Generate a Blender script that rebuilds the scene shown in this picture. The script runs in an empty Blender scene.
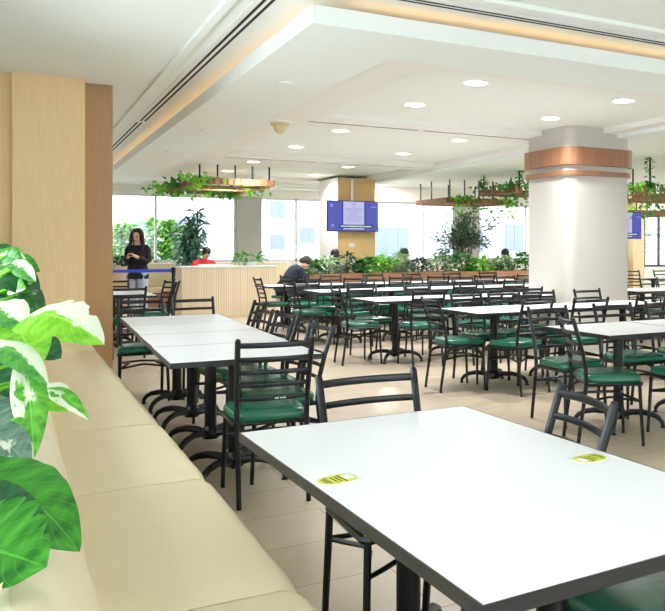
import bpy, bmesh, math, random
from mathutils import Vector, Matrix
PI = math.pi
SC = bpy.context.scene
COL = SC.collection
rnd = random.Random(7)

# ------------------------------------------------------------------ view
F_PX, CU, CV, CAM_H = 815.0, 505.0, 248.0, 1.33
YAW = math.atan(495 / 815)
SN, CS = math.sin(YAW), math.cos(YAW)

def at(u, v, d):
    """the place seen at (u, v), d metres deep into the room"""
    a, b = (u - CU) / F_PX * d, -(v - CV) / F_PX * d
    return Vector((d * SN + a * CS, d * CS - a * SN, CAM_H + b))

# ------------------------------------------------------------------ materials
def srgb(r, g, b):
    def f(c):
        c /= 255.0
        return c / 12.92 if c <= 0.04045 else ((c + 0.055) / 1.055) ** 2.4
    return (f(r), f(g), f(b), 1.0)

def new_mat(name):
    m = bpy.data.materials.new(name); m.use_nodes = True
    nt = m.node_tree
    return m, nt, nt.nodes, nt.links, nt.nodes['Principled BSDF']

def plain(name, col, rough=0.5, metal=0.0, spec=0.5, var=0.0, scale=8.0, bump=0.0, bscale=60.0, emit=0.0, coat=0.0):
    m, nt, N, L, b = new_mat(name)
    b.inputs['Base Color'].default_value = col
    b.inputs['Roughness'].default_value = rough
    b.inputs['Metallic'].default_value = metal
    b.inputs['Specular IOR Level'].default_value = spec
    if coat: b.inputs['Coat Weight'].default_value = coat; b.inputs['Coat Roughness'].default_value = 0.15
    if var:
        tc = N.new('ShaderNodeTexCoord'); n = N.new('ShaderNodeTexNoise'); n.inputs['Scale'].default_value = scale
        n.inputs['Detail'].default_value = 4
        L.new(tc.outputs['Object'], n.inputs['Vector'])
        mx = N.new('ShaderNodeMixRGB'); mx.blend_type = 'MIX'
        mx.inputs[1].default_value = tuple(c * (1 - var) for c in col[:3]) + (1,)
        mx.inputs[2].default_value = tuple(min(1, c * (1 + var)) for c in col[:3]) + (1,)
        L.new(n.outputs['Fac'], mx.inputs[0]); L.new(mx.outputs[0], b.inputs['Base Color'])
    if bump:
        tc = N.new('ShaderNodeTexCoord'); n = N.new('ShaderNodeTexNoise'); n.inputs['Scale'].default_value = bscale
        L.new(tc.outputs['Object'], n.inputs['Vector'])
        bp = N.new('ShaderNodeBump'); bp.inputs['Strength'].default_value = bump; bp.inputs['Distance'].default_value = 0.01
        L.new(n.outputs['Fac'], bp.inputs['Height']); L.new(bp.outputs[0], b.inputs['Normal'])
    if emit:
        b.inputs['Emission Color'].default_value = col; b.inputs['Emission Strength'].default_value = emit
    return m

def wood(name, c1, c2, rough=0.45, axis='z', scale=1.0):
    m, nt, N, L, b = new_mat(name)
    tc = N.new('ShaderNodeTexCoord'); mp = N.new('ShaderNodeMapping')
    s = {'x': (1.2, 22, 22), 'y': (22, 1.2, 22), 'z': (22, 22, 1.2)}[axis]
    mp.inputs['Scale'].default_value = tuple(k * scale for k in s)
    n = N.new('ShaderNodeTexNoise'); n.inputs['Scale'].default_value = 2.0; n.inputs['Detail'].default_value = 5
    n.inputs['Distortion'].default_value = 0.4
    r = N.new('ShaderNodeValToRGB'); r.color_ramp.elements[0].color = c1; r.color_ramp.elements[1].color = c2
    r.color_ramp.elements[0].position = 0.3; r.color_ramp.elements[1].position = 0.7
    L.new(tc.outputs['Object'], mp.inputs[0]); L.new(mp.outputs[0], n.inputs['Vector'])
    L.new(n.outputs['Fac'], r.inputs[0]); L.new(r.outputs[0], b.inputs['Base Color'])
    b.inputs['Roughness'].default_value = rough
    return m

def floor_mat():
    m, nt, N, L, b = new_mat('floor_tile')
    tc = N.new('ShaderNodeTexCoord'); mp = N.new('ShaderNodeMapping')
    mp.inputs['Rotation'].default_value = (0, 0, 0)
    br = N.new('ShaderNodeTexBrick'); br.inputs['Scale'].default_value = 1.0
    br.inputs['Brick Width'].default_value = 0.9; br.inputs['Row Height'].default_value = 0.45
    br.inputs['Mortar Size'].default_value = 0.0035; br.offset = 0.5
    br.inputs['Color1'].default_value = srgb(206, 189, 165); br.inputs['Color2'].default_value = srgb(197, 179, 155)
    br.inputs['Mortar'].default_value = srgb(150, 132, 114)
    n = N.new('ShaderNodeTexNoise'); n.inputs['Scale'].default_value = 5; n.inputs['Detail'].default_value = 6
    mx = N.new('ShaderNodeMixRGB'); mx.blend_type = 'MULTIPLY'; mx.inputs[0].default_value = 0.35
    r = N.new('ShaderNodeValToRGB'); r.color_ramp.elements[0].color = (.72, .7, .68, 1); r.color_ramp.elements[1].color = (1, 1, 1, 1)
    L.new(tc.outputs['Object'], mp.inputs[0]); L.new(mp.outputs[0], br.inputs['Vector']); L.new(mp.outputs[0], n.inputs['Vector'])
    L.new(n.outputs['Fac'], r.inputs[0]); L.new(br.outputs['Color'], mx.inputs[1]); L.new(r.outputs[0], mx.inputs[2])
    L.new(mx.outputs[0], b.inputs['Base Color'])
    b.inputs['Roughness'].default_value = 0.32
    return m

def slat_mat(name, c1, c2, period):
    """fine vertical reeding cut in the surface"""
    m, nt, N, L, b = new_mat(name)
    tc = N.new('ShaderNodeTexCoord'); w = N.new('ShaderNodeTexWave'); w.bands_direction = 'X'
    w.inputs['Scale'].default_value = 1 / period * 0.3183 * 3.1416 / 3.1416 * PI / PI
    L.new(tc.outputs['Object'], w.inputs['Vector'])
    r = N.new('ShaderNodeValToRGB'); r.color_ramp.elements[0].color = c1; r.color_ramp.elements[1].color = c2
    r.color_ramp.elements[0].position = 0.05; r.color_ramp.elements[1].position = 0.3
    L.new(w.outputs['Fac'], r.inputs[0]); L.new(r.outputs[0], b.inputs['Base Color'])
    b.inputs['Roughness'].default_value = 0.5
    return m

def leaf_mat(name, g1, g2, white=0.0, side=0.0, trans=0.25, rough=0.35):
    """leaf blade: uv x runs base to tip, uv y from edge to edge; white patches follow the veins"""
    m, nt, N, L, b = new_mat(name)
    uv = N.new('ShaderNodeUVMap')
    mp = N.new('ShaderNodeMapping'); mp.inputs['Scale'].default_value = (7, 1.6, 1)
    n = N.new('ShaderNodeTexNoise'); n.inputs['Scale'].default_value = 1.3; n.inputs['Detail'].default_value = 4
    L.new(uv.outputs[0], mp.inputs[0]); L.new(mp.outputs[0], n.inputs['Vector'])
    r = N.new('ShaderNodeValToRGB'); r.color_ramp.elements[0].color = g1; r.color_ramp.elements[1].color = g2
    r.color_ramp.elements[0].position = 0.32; r.color_ramp.elements[1].position = 0.68
    L.new(n.outputs['Fac'], r.inputs[0])
    # pale midrib and side veins
    sx = N.new('ShaderNodeSeparateXYZ'); L.new(uv.outputs[0], sx.inputs[0])
    a = N.new('ShaderNodeMath'); a.operation = 'SUBTRACT'; a.inputs[1].default_value = 0.5; L.new(sx.outputs[1], a.inputs[0])
    ab = N.new('ShaderNodeMath'); ab.operation = 'ABSOLUTE'; L.new(a.outputs[0], ab.inputs[0])
    rib = N.new('ShaderNodeMath'); rib.operation = 'LESS_THAN'; rib.inputs[1].default_value = 0.015; L.new(ab.outputs[0], rib.inputs[0])
    sw = N.new('ShaderNodeMath'); sw.operation = 'MULTIPLY_ADD'; sw.inputs[1].default_value = -0.45; L.new(ab.outputs[0], sw.inputs[0]); L.new(sx.outputs[0], sw.inputs[2])
    fr = N.new('ShaderNodeMath'); fr.operation = 'MULTIPLY'; fr.inputs[1].default_value = 11; L.new(sw.outputs[0], fr.inputs[0])
    fc = N.new('ShaderNodeMath'); fc.operation = 'FRACT'; L.new(fr.outputs[0], fc.inputs[0])
    vn = N.new('ShaderNodeMath'); vn.operation = 'LESS_THAN'; vn.inputs[1].default_value = 0.09; L.new(fc.outputs[0], vn.inputs[0])
    vm = N.new('ShaderNodeMath'); vm.operation = 'MULTIPLY'; vm.inputs[1].default_value = 0.5; L.new(vn.outputs[0], vm.inputs[0])
    mxv = N.new('ShaderNodeMath'); mxv.operation = 'MAXIMUM'; L.new(rib.outputs[0], mxv.inputs[0]); L.new(vm.outputs[0], mxv.inputs[1])
    mv = N.new('ShaderNodeMixRGB'); mv.inputs[2].default_value = tuple(min(1, c * 1.5 + .04) for c in g2[:3]) + (1,)
    mf = N.new('ShaderNodeMath'); mf.operation = 'MULTIPLY'; mf.inputs[1].default_value = 0.5; L.new(mxv.outputs[0], mf.inputs[0])
    L.new(mf.outputs[0], mv.inputs[0]); L.new(r.outputs[0], mv.inputs[1])
    out = mv.outputs[0]
    if white:
        mp2 = N.new('ShaderNodeMapping'); mp2.inputs['Scale'].default_value = (2.6, 2.2, 1); mp2.inputs['Location'].default_value = (side * 3.1, 1.7, 0)
        n2 = N.new('ShaderNodeTexNoise'); n2.inputs['Scale'].default_value = 1.6; n2.inputs['Detail'].default_value = 5
        L.new(uv.outputs[0], mp2.inputs[0]); L.new(mp2.outputs[0], n2.inputs['Vector'])
        ad = N.new('ShaderNodeMath'); ad.operation = 'MULTIPLY_ADD'; ad.inputs[1].default_value = side; L.new(a.outputs[0], ad.inputs[0]); L.new(n2.outputs['Fac'], ad.inputs[2])
        st = N.new('ShaderNodeValToRGB'); st.color_ramp.elements[0].position = 1 - white - 0.03; st.color_ramp.elements[1].position = 1 - white + 0.03
        L.new(ad.outputs[0], st.inputs[0])
        mw = N.new('ShaderNodeMixRGB'); mw.inputs[2].default_value = srgb(216, 222, 200)
        L.new(st.outputs[0], mw.inputs[0]); L.new(out, mw.inputs[1]); out = mw.outputs[0]
    L.new(out, b.inputs['Base Color'])
    b.inputs['Roughness'].default_value = rough
    tr = N.new('ShaderNodeBsdfTranslucent'); L.new(out, tr.inputs['Color'])
    ms = N.new('ShaderNodeMixShader'); ms.inputs[0].default_value = trans
    L.new(b.outputs[0], ms.inputs[1]); L.new(tr.outputs[0], ms.inputs[2])
    L.new(ms.outputs[0], N['Material Output'].inputs['Surface'])
    return m

def glass_mat():
    m, nt, N, L, b = new_mat('window_glass')
    t = N.new('ShaderNodeBsdfTransparent'); t.inputs[0].default_value = (.97, .985, .98, 1)
    g = N.new('ShaderNodeBsdfGlossy'); g.inputs['Roughness'].default_value = 0.02
    fz = N.new('ShaderNodeFresnel'); fz.inputs[0].default_value = 1.3
    mx = N.new('ShaderNodeMixShader'); L.new(fz.outputs[0], mx.inputs[0]); L.new(t.outputs[0], mx.inputs[1]); L.new(g.outputs[0], mx.inputs[2])
    L.new(mx.outputs[0], N['Material Output'].inputs['Surface'])
    return m

def glow(name, col, s):
    m, nt, N, L, b = new_mat(name)
    e = N.new('ShaderNodeEmission'); e.inputs[0].default_value = col; e.inputs[1].default_value = s
    L.new(e.outputs[0], N['Material Output'].inputs['Surface'])
    return m

M = dict(
    ceil=plain('ceiling_paint', srgb(231, 237, 234), 0.85, spec=.2),
    ceil2=plain('warm_ceiling_paint', srgb(233, 232, 228), 0.85, spec=.2),
    ceil3=plain('tray_ceiling_paint', srgb(233, 236, 231), 0.85, spec=.2),
    wall=plain('white_paint', srgb(236, 235, 231), 0.8, spec=.2),
    floor=floor_mat(),
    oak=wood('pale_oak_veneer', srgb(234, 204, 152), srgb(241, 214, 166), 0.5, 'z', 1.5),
    oak_dark=wood('darker_oak', srgb(172, 138, 96), srgb(180, 148, 106), 0.55, 'z', 1.5),
    cork=plain('tan_cork_panel', srgb(222, 186, 130), 0.8, var=.18, scale=70),
    band=wood('walnut_band', srgb(134, 90, 60), srgb(156, 110, 78), 0.4, 'z', .8),
    column=plain('speckled_plaster', srgb(191, 187, 180), 0.75, var=.10, scale=90, bump=.15, bscale=120),
    vinyl_cream=plain('cream_vinyl', srgb(233, 217, 181), 0.42, var=.03, scale=3, bump=.05, bscale=180),
    black=plain('black_powder_coat', srgb(12, 15, 21), 0.36, spec=.45),
    iron=plain('black_cast_iron', srgb(12, 13, 16), 0.42, spec=.4),
    green=plain('green_vinyl', srgb(12, 98, 74), 0.27, spec=.6, var=.1, scale=9),
    booth=plain('green_booth_panel', srgb(22, 122, 98), 0.5),
    laminate=plain('white_laminate', srgb(229, 229, 231), 0.32, spec=.4),
    edge=plain('black_edge_band', srgb(27, 27, 30), 0.45),
    rubber=plain('black_rubber', srgb(18, 18, 18), 0.7),
    slot=plain('dark_slot', srgb(20, 20, 22), 0.8),
    metal_w=plain('white_metal', srgb(232, 233, 233), 0.45),
    cream=plain('cream_plastic', srgb(206, 192, 150), 0.5),
    planter=wood('brown_planter_wood', srgb(150, 106, 76), srgb(176, 130, 96), 0.55, 'x', 1.0),
    rack=wood('rack_timber', srgb(122, 80, 50), srgb(154, 108, 72), 0.6, 'x', 1.0),
    soil=plain('soil', srgb(62, 48, 38), 0.95, var=.4, scale=40),
    trunk=plain('bark', srgb(132, 112, 88), 0.9, var=.25, scale=20),
    reed=slat_mat('reeded_maple', srgb(222, 200, 166), srgb(243, 228, 202), .045),
    grey=plain('grey_pilaster', srgb(176, 178, 174), 0.7, var=.05, scale=5),
    bench_oak=plain('beige_bench_panel', srgb(226, 208, 172), 0.6),
    belt=plain('blue_belt', srgb(28, 72, 220), 0.6),
    skin=plain('skin', srgb(226, 184, 158), 0.55),
    hair=plain('black_hair', srgb(24, 21, 22), 0.45),
    grey_hair=plain('short_dark_hair', srgb(70, 56, 50), 0.6),
    jacket=plain('black_jacket', srgb(28, 28, 32), 0.8, var=.2, scale=12),
    jeans=plain('pale_jeans', srgb(176, 190, 208), 0.85, var=.1, scale=18),
    shoe=plain('white_shoe', srgb(232, 232, 230), 0.6),
    red=plain('red_shirt', srgb(214, 36, 52), 0.8),
    blue_cloth=plain('blue_cloth', srgb(40, 70, 170), 0.8),
    navy=plain('dark_navy_shirt', srgb(38, 46, 62), 0.85, var=.15, scale=14),
    tee=plain('grey_shirt', srgb(120, 122, 126), 0.85),
    trousers=plain('dark_trousers', srgb(46, 48, 54), 0.85),
    lip=plain('lip', srgb(180, 98, 92), 0.5),
    eye=plain('eye', srgb(28, 20, 18), 0.3),
    pot=plain('cream_pot', srgb(228, 204, 170), 0.6),
    white_pot=plain('white_pot', srgb(235, 235, 232), 0.4),
    facade=plain('facade_render', srgb(176, 178, 181), 0.9),
    facade_pane=plain('facade_pane', srgb(98, 106, 122), 0.3, spec=.2),
    facade_frame=plain('facade_frame', srgb(128, 138, 152), 0.7, spec=.1),
    paving=plain('pale_paving', srgb(176, 177, 176), 0.9),
    mullion_dark=plain('dark_mullion', srgb(30, 44, 58), 0.5),
    mullion=plain('white_mullion', srgb(226, 230, 232), 0.5),
    glass=glass_mat(),
    lens=glow('lamp_lens', (1, .97, .92, 1), 9),
    bezel=plain('tv_bezel', srgb(18, 18, 24), 0.35),
    tv_blue=glow('screen_blue', srgb(92, 98, 182), .5),
    tv_doc=glow('screen_document', srgb(190, 192, 230), .5),
    tv_doc_text=glow('screen_print', srgb(150, 152, 200), .5),
    tv_dark=glow('screen_shadow', srgb(62, 66, 140), .5),
    tv_green=glow('screen_caption', srgb(16, 70, 74), .5),
    tv_white=glow('screen_letters', srgb(225, 235, 240), .5),
    tv_logo=glow('screen_emblem', srgb(150, 158, 205), .5),
    sticker=plain('yellow_sticker', srgb(202, 206, 8), 0.35),
    film=plain('clear_film', srgb(243, 244, 238), 0.2),
    ink=plain('black_ink', srgb(40, 44, 16), 0.6),
    white_ink=plain('white_ink', srgb(235, 236, 240), 0.5),
    leaf=leaf_mat('leaf_green', srgb(18, 92, 28), srgb(70, 158, 40), rough=.3),
    leaf_dark=leaf_mat('leaf_dark', srgb(14, 62, 34), srgb(40, 104, 52), rough=.3, trans=.12),
    leaf_bright=leaf_mat('leaf_bright', srgb(96, 178, 40), srgb(150, 214, 62), rough=.35, trans=.35),
    leaf_var=leaf_mat('leaf_variegated', srgb(44, 128, 44), srgb(120, 196, 66), .42, .35, .3),
    leaf_half=leaf_mat('leaf_half_white', srgb(92, 168, 30), srgb(140, 202, 56), .50, -1.0, .3),
    leaf_half2=leaf_mat('leaf_half_white_dark', srgb(50, 120, 60), srgb(96, 170, 66), .50, -1.0, .25),
    leaf_grey=leaf_mat('leaf_grey_green', srgb(52, 104, 88), srgb(120, 150, 130), .40, .3, .15),
    f_mid=leaf_mat('foliage_mid', srgb(30, 96, 42), srgb(84, 156, 62), 0, 0, .25),
    f_dark=leaf_mat('foliage_dark', srgb(10, 56, 42), srgb(32, 96, 62), 0, 0, .15),
    f_pale=leaf_mat('foliage_pale', srgb(72, 136, 70), srgb(170, 206, 140), .40, .2, .25),
    f_bright=leaf_mat('foliage_bright', srgb(90, 170, 40), srgb(150, 220, 70), 0, 0, .4),
    f_out=leaf_mat('foliage_outdoor', srgb(66, 126, 36), srgb(116, 172, 66), 0, 0, .2),
    f_olive=leaf_mat('foliage_olive', srgb(52, 84, 70), srgb(98, 124, 104), 0, 0, .2),
    f_teal=leaf_mat('foliage_teal', srgb(38, 98, 82), srgb(108, 162, 138), 0, 0, .2),
)

# ------------------------------------------------------------------ mesh helpers
def frame_of(t, up=Vector((0, 0, 1))):
    t = t.normalized()
    if abs(t.dot(up)) > 0.98: up = Vector((0, 1, 0)) if abs(t.y) < .9 else Vector((1, 0, 0))
    a = t.cross(up).normalized(); b = a.cross(t).normalized()
    return a, b

class MB:
    def __init__(self):
        self.bm = bmesh.new(); self.uv = None
    def box(self, c, s, rz=0, bev=0, seg=2, rot=None):
        r = bmesh.ops.create_cube(self.bm, size=1)
        vs = r['verts']
        bmesh.ops.scale(self.bm, vec=s, verts=vs)
        if bev:
            es = list({e for v in vs for e in v.link_edges})
            g = bmesh.ops.bevel(self.bm, geom=es, offset=bev, segments=seg, profile=.5, affect='EDGES')
            vs = list({v for f in g['faces'] for v in f.verts} | {v for v in vs if v.is_valid})
            seen = set(vs); st = list(vs)
            while st:
                v = st.pop()
                for e in v.link_edges:
                    o = e.other_vert(v)
                    if o not in seen: seen.add(o); st.append(o)
            vs = list(seen)
        mt = rot if rot is not None else Matrix.Rotation(rz, 4, 'Z')
        bmesh.ops.transform(self.bm, matrix=Matrix.Translation(Vector(c)) @ mt.to_4x4(), verts=vs)
        return self
    def span(self, a, b, bev=0):
        a, b = Vector(a), Vector(b)
        return self.box((a + b) / 2, [abs(x) for x in (b - a)], bev=bev)
    def rings(self, rings, cap=True, close=False):
        rv = [[self.bm.verts.new(p) for p in r] for r in rings]
        n = len(rv[0])
        pairs = list(zip(rv, rv[1:])) + ([(rv[-1], rv[0])] if close else [])
        for a, b in pairs:
            for i in range(n):
                j = (i + 1) % n
                self.bm.faces.new((a[i], a[j], b[j], b[i]))
        if cap and not close:
            self.bm.faces.new(rv[0][::-1]); self.bm.faces.new(rv[-1])
        return self
    def tube(self, pts, r, seg=8, flat=1.0, close=False, up=Vector((0, 0, 1)), cap=True):
        """flat < 1 squeezes the tube across 'up'"""
        pts = [Vector(p) for p in pts]; n = len(pts)
        rr = r if isinstance(r, (list, tuple)) else [r] * n
        out = []
        for i, p in enumerate(pts):
            if close: t = pts[(i + 1) % n] - pts[i - 1]
            else: t = pts[min(i + 1, n - 1)] - pts[max(i - 1, 0)]
            t = t.normalized()
            if i == 0: a, b = frame_of(t, up)
            else:
                a = (a - t * a.dot(t)).normalized(); b = a.cross(t).normalized()
            out.append([p + (a * math.cos(k / seg * 2 * PI) * flat + b * math.sin(k / seg * 2 * PI)) * rr[i] for k in range(seg)])
        return self.rings(out, cap=cap, close=close)
    def lathe(self, prof, c=(0, 0, 0), seg=16):
        c = Vector(c)
        return self.rings([[c + Vector((r * math.cos(k / seg * 2 * PI), r * math.sin(k / seg * 2 * PI), z)) for k in range(seg)] for r, z in prof])
    def ball(self, c, r, seg=12, rot=None):
        c = Vector(c); r = Vector((r, r, r)) if not hasattr(r, '__len__') else Vector(r)
        g = bmesh.ops.create_uvsphere(self.bm, u_segments=seg, v_segments=max(6, seg * 2 // 3), radius=1)
        mt = Matrix.Translation(c) @ (rot.to_4x4() if rot is not None else Matrix.Identity(4)) @ Matrix.Diagonal((r.x, r.y, r.z, 1))
        bmesh.ops.transform(self.bm, matrix=mt, verts=g['verts'])
        return self
    def loft(self, secs, seg=16):
        """secs: (centre, rx, ry) level ellipses"""
        return self.rings([[Vector(c) + Vector((rx * math.cos(k / seg * 2 * PI), ry * math.sin(k / seg * 2 * PI), 0)) for k in range(seg)] for c, rx, ry in secs])
    def prism(self, poly, z0, z1):
        return self.rings([[Vector((x, y, z0)) for x, y in poly], [Vector((x, y, z1)) for x, y in poly]])
    def uvl(self):
        if self.uv is None: self.uv = self.bm.loops.layers.uv.new('UVMap')
        return self.uv
    def face_uv(self, vs, uvs):
        f = self.bm.faces.new(vs); l = self.uvl()
        for lp, q in zip(f.loops, uvs): lp[l].uv = q
        return f
    def blade(self, p, d, n, ln, w, bend=.25):
        """small pointed leaf"""
        d = d.normalized(); s = d.cross(n)
        if s.length < 1e-4: s = d.orthogonal()
        s.normalize(); n = s.cross(d)
        V = self.bm.verts.new
        a = V(p); m = V(p + d * ln * .5 + n * ln * bend * .3); e = V(p + d * ln - n * ln * bend * .5)
        l = V(p + d * ln * .42 + s * w * .5 + n * ln * .12); r = V(p + d * ln * .42 - s * w * .5 + n * ln * .12)
        self.face_uv((a, m, l), ((0, .5), (.5, .5), (.42, 1))); self.face_uv((l, m, e), ((.42, 1), (.5, .5), (1, .5)))
        self.face_uv((a, r, m), ((0, .5), (.42, 0), (.5, .5))); self.face_uv((m, r, e), ((.5, .5), (.42, 0), (1, .5)))
    def build(self, name, mat, parent=None, loc=None, rz=0, angle=35, flat=False):
        bm = self.bm
        bmesh.ops.recalc_face_normals(bm, faces=bm.faces)
        if not flat:
            th = math.radians(angle)
            for f in bm.faces: f.smooth = True
            for e in bm.edges:
                if len(e.link_faces) == 2: e.smooth = e.calc_face_angle(0) < th
        me = bpy.data.meshes.new(name); bm.to_mesh(me); bm.free()
        mats = mat if isinstance(mat, (list, tuple)) else [mat]
        for k in mats: me.materials.append(k)
        o = bpy.data.objects.new(name, me); COL.objects.link(o)
        if parent is not None: o.parent = parent
        if loc is not None: o.location = loc
        o.rotation_euler.z = rz
        return o

def tag(o, label, cat, group=None, kind=None):
    o['label'] = label; o['category'] = cat
    if group: o['group'] = group
    if kind: o['kind'] = kind
    return o
def struct(o):
    o['kind'] = 'structure'; return o
def thing(name, label, cat, loc=(0, 0, 0), rz=0, group=None):
    o = bpy.data.objects.new(name, None); COL.objects.link(o)
    o.location = loc; o.rotation_euler.z = rz; o.empty_display_size = .1
    return tag(o, label, cat, group)
KIDS = {}
def copy_thing(root, loc, rz, label):
    def rec(o, par):
        c = o.copy(); COL.objects.link(c)
        if par is not None: c.parent = par
        for ch in [x for x in bpy.data.objects if x.parent == o] if o not in KIDS else KIDS[o]: rec(ch, c)
        return c
    def index(o):
        KIDS[o] = list(o.children)
        for ch in KIDS[o]: index(ch)
    if root not in KIDS: index(root)
    r = rec(root, None)
    r.location = loc; r.rotation_euler.z = rz; r['label'] = label
    return r

# ------------------------------------------------------------------ room shell
XL, XR, Y0, Y1, ZC, ZP = -0.75, 20.5, -4.0, 20.0, 2.95, 2.75
struct(MB().span((XL - .2, Y0 - .2, -.2), (XR + .2, Y1 + .2, 0)).build('floor', M['floor']))
struct(MB().span((XL - .2, Y0 - .2, ZC), (XR + .2, Y1 + .2, ZC + .2)).build('ceiling', M['ceil']))
struct(MB().span((XL - .2, Y0, 0), (XL, Y1, 1.0)).span((XL - .2, Y0, 2.2), (XL, Y1, ZC)).span((XL - .2, 6.6, 1.0), (XL, Y1, 2.2)).span((XL - .2, Y0, 1.0), (XL, -2.6, 2.2)).build('wall_left', M['wall']))

# back wall: sill, head and grey pilasters round the window openings
SILL, HEAD = 1.0, 2.56
bw = MB()
bw.span((XL, Y1, 0), (16.7, Y1 + .2, SILL)).span((16.7, Y1, 0), (XR, Y1 + .2, .72))
bw.span((XL, Y1, HEAD), (16.7, Y1 + .2, ZC)).span((16.7, Y1, 2.44), (XR, Y1 + .2, ZC))
struct(bw.build('wall_back', M['wall']))
for i, (a, b) in enumerate([(4.64, 5.2), (10.55, 11.25)]):
    struct(MB().span((a, Y1 - .12, SILL), (b, Y1 + .2, HEAD)).build('wall_pilaster', M['grey']))
struct(MB().span((16.7, Y1 - .25, 0), (17.15, Y1 + .2, ZC)).build('wall_pilaster', M['oak']))

def window(name, x0, x1, z0, z1, muls, mat, y=Y1 + .1, t=.05, trans=None, axis='x'):
    f = MB()
    def sp(a, b):
        if axis == 'x': f.span((a[0], y - .03, a[1]), (b[0], y + .03, b[1]))
        else: f.span((y - .03, a[0], a[1]), (y + .03, b[0], b[1]))
    sp((x0, z0), (x1, z0 + t)); sp((x0, z1 - t), (x1, z1))
    for m in [x0 + t / 2] + list(muls) + [x1 - t / 2]: sp((m - t / 2, z0), (m + t / 2, z1))
    if trans: sp((x0, trans - .02), (x1, trans + .02))
    fr = struct(f.build(name, mat))
    g = MB()
    if axis == 'x': g.span((x0, y - .006, z0), (x1, y + .006, z1))
    else: g.span((y - .006, x0, z0), (y + .006, x1, z1))
    g.build('glass_pane', M['glass'], fr)
    return fr
window('window_1', XL, 4.64, SILL, HEAD, [1.2, 2.85], M['mullion'])
window('window_2', 5.2, 10.55, SILL, HEAD, [6.1, 8.0, 9.6], M['mullion'])
window('window_3', 11.25, 16.7, SILL, HEAD, [12.9, 14.6], M['mullion'])
window('window_4', 17.15, XR, .72, 2.44, [17.44, 18.06, 18.7, 19.3, 19.9], M['mullion_dark'], t=.075, trans=1.75)
# side and rear of the room, glazed so that daylight comes in from behind
struct(MB().span((XR, Y0, 0), (XR + .2, Y1, .6)).span((XR, Y0, 2.75), (XR + .2, Y1, ZC)).build('wall_right', M['wall']))
window('window_5', Y0, Y1, .6, 2.75, [Y0 + 3 * k for k in range(1, 8)], M['mullion'], y=XR + .1, axis='y')
struct(MB().span((XL, Y0 - .2, 0), (6.5, Y0, .9)).span((XL, Y0 - .2, 2.4), (6.5, Y0, ZC)).span((6.5, Y0 - .2, 0), (XR, Y0, ZC)).build('wall_front', M['wall']))
window('window_6', XL, 6.5, .9, 2.4, [1.1, 2.9, 4.7], M['mullion'], y=Y0 - .1)

window('window_7', -2.6, 6.6, 1.0, 2.2, [-.8, 1.0, 2.8, 4.7], M['mullion'], y=XL - .1, axis='y')
# dropped ceiling panel with two-step trays
PX0, PX1, PY0, PY1 = 1.63, 6.93, 5.02, Y1
ZT, Z2, Z3 = 2.868, 2.80, 2.868
p = MB()
LIP, ZL = .03, 2.795
p.span((PX0, PY0, ZP), (PX0 + LIP, PY1, ZT)).span((PX0 + LIP, PY0, ZP), (XR, PY0 + LIP, ZT))
p.span((PX0 + LIP, PY0 + LIP, ZP), (2.2, PY1, ZL)).span((2.2, PY0 + LIP, ZP), (XR, 5.45, ZL))
p.span((2.2, 5.45, ZP), (2.43, PY1, ZT)).span((2.43, 5.45, ZP), (PX1, 5.70, ZT))
p.span((6.72, 5.70, ZP), (PX1, PY1, ZT)).span((2.43, 19.3, ZP), (6.72, PY1, ZT))
trays = [(6.09, 8.87), (9.62, 13.15), (13.95, 17.6), (18.35, 19.0)]
TX0, TX1 = 2.92, 6.50
struct(p.build('ceiling_panel', M['ceil'], flat=True))
p = MB()
p.span((2.43, 5.70, Z2), (TX0, 19.3, ZT)).span((TX1, 5.70, Z2), (6.72, 19.3, ZT))
ys = [5.70] + [q for t in trays for q in t] + [19.3]
for a, b in zip(ys[::2], ys[1::2]): p.span((TX0, a, Z2), (TX1, b, ZT))
struct(p.build('ceiling_panel', M['ceil2'], flat=True))
struct(MB().span((TX0 - .01, 5.71, Z3 - .002), (TX1 + .01, 19.29, Z3 + .02)).build('ceiling_panel', M['ceil3'], flat=True))
# step moulding that runs round the panel on the main ceiling
struct(MB().span((1.19, 4.6, ZC - .03), (1.25, Y1, ZC)).span((1.19, 4.55, ZC - .03), (XR, 4.61, ZC)).build('trim_1', M['ceil'], flat=True))
# warm cove lamps on the ledge of the panel
def area(name, loc, sx, sy, power, col, rot=(0, 0, 0), shape='RECTANGLE', spread=PI):
    l = bpy.data.lights.new(name, 'AREA'); l.shape = shape; l.size = sx
    if shape == 'RECTANGLE': l.size_y = sy
    l.energy = power; l.color = col; l.spread = spread
    o = bpy.data.objects.new(name, l); o.location = loc; o.rotation_euler = rot; COL.objects.link(o)
    return o
WARM = (1.0, .56, .24)
area('cove_lamp', (PX0 + .10, 12.4, ZL + .02), .03, 14.2, 3.6, WARM, (PI, 0, 0))
area('cove_lamp', (11.0, PY0 + .10, ZL + .02), 18.2, .03, 5.5, WARM, (PI, 0, 0))
area('cove_lamp', (PX1 - .22, 14.6, ZT + .02), .04, 10, 14, WARM, (PI, -.35, 0))
# second ceiling panel over the right side of the room, past the cove
struct(MB().span((6.93, 5.45, ZP), (XR, 7.9, ZT)).build('ceiling_panel', M['ceil'], flat=True))

# left oak column with recessed wings
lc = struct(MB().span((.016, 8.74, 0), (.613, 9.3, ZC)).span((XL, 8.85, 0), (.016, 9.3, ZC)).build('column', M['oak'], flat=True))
MB().span((.613, 8.97, 0), (.875, 9.3, ZC)).build('column_wing', M['oak_dark'], lc, flat=True)  # wing toned darker than the oak beside it

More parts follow.
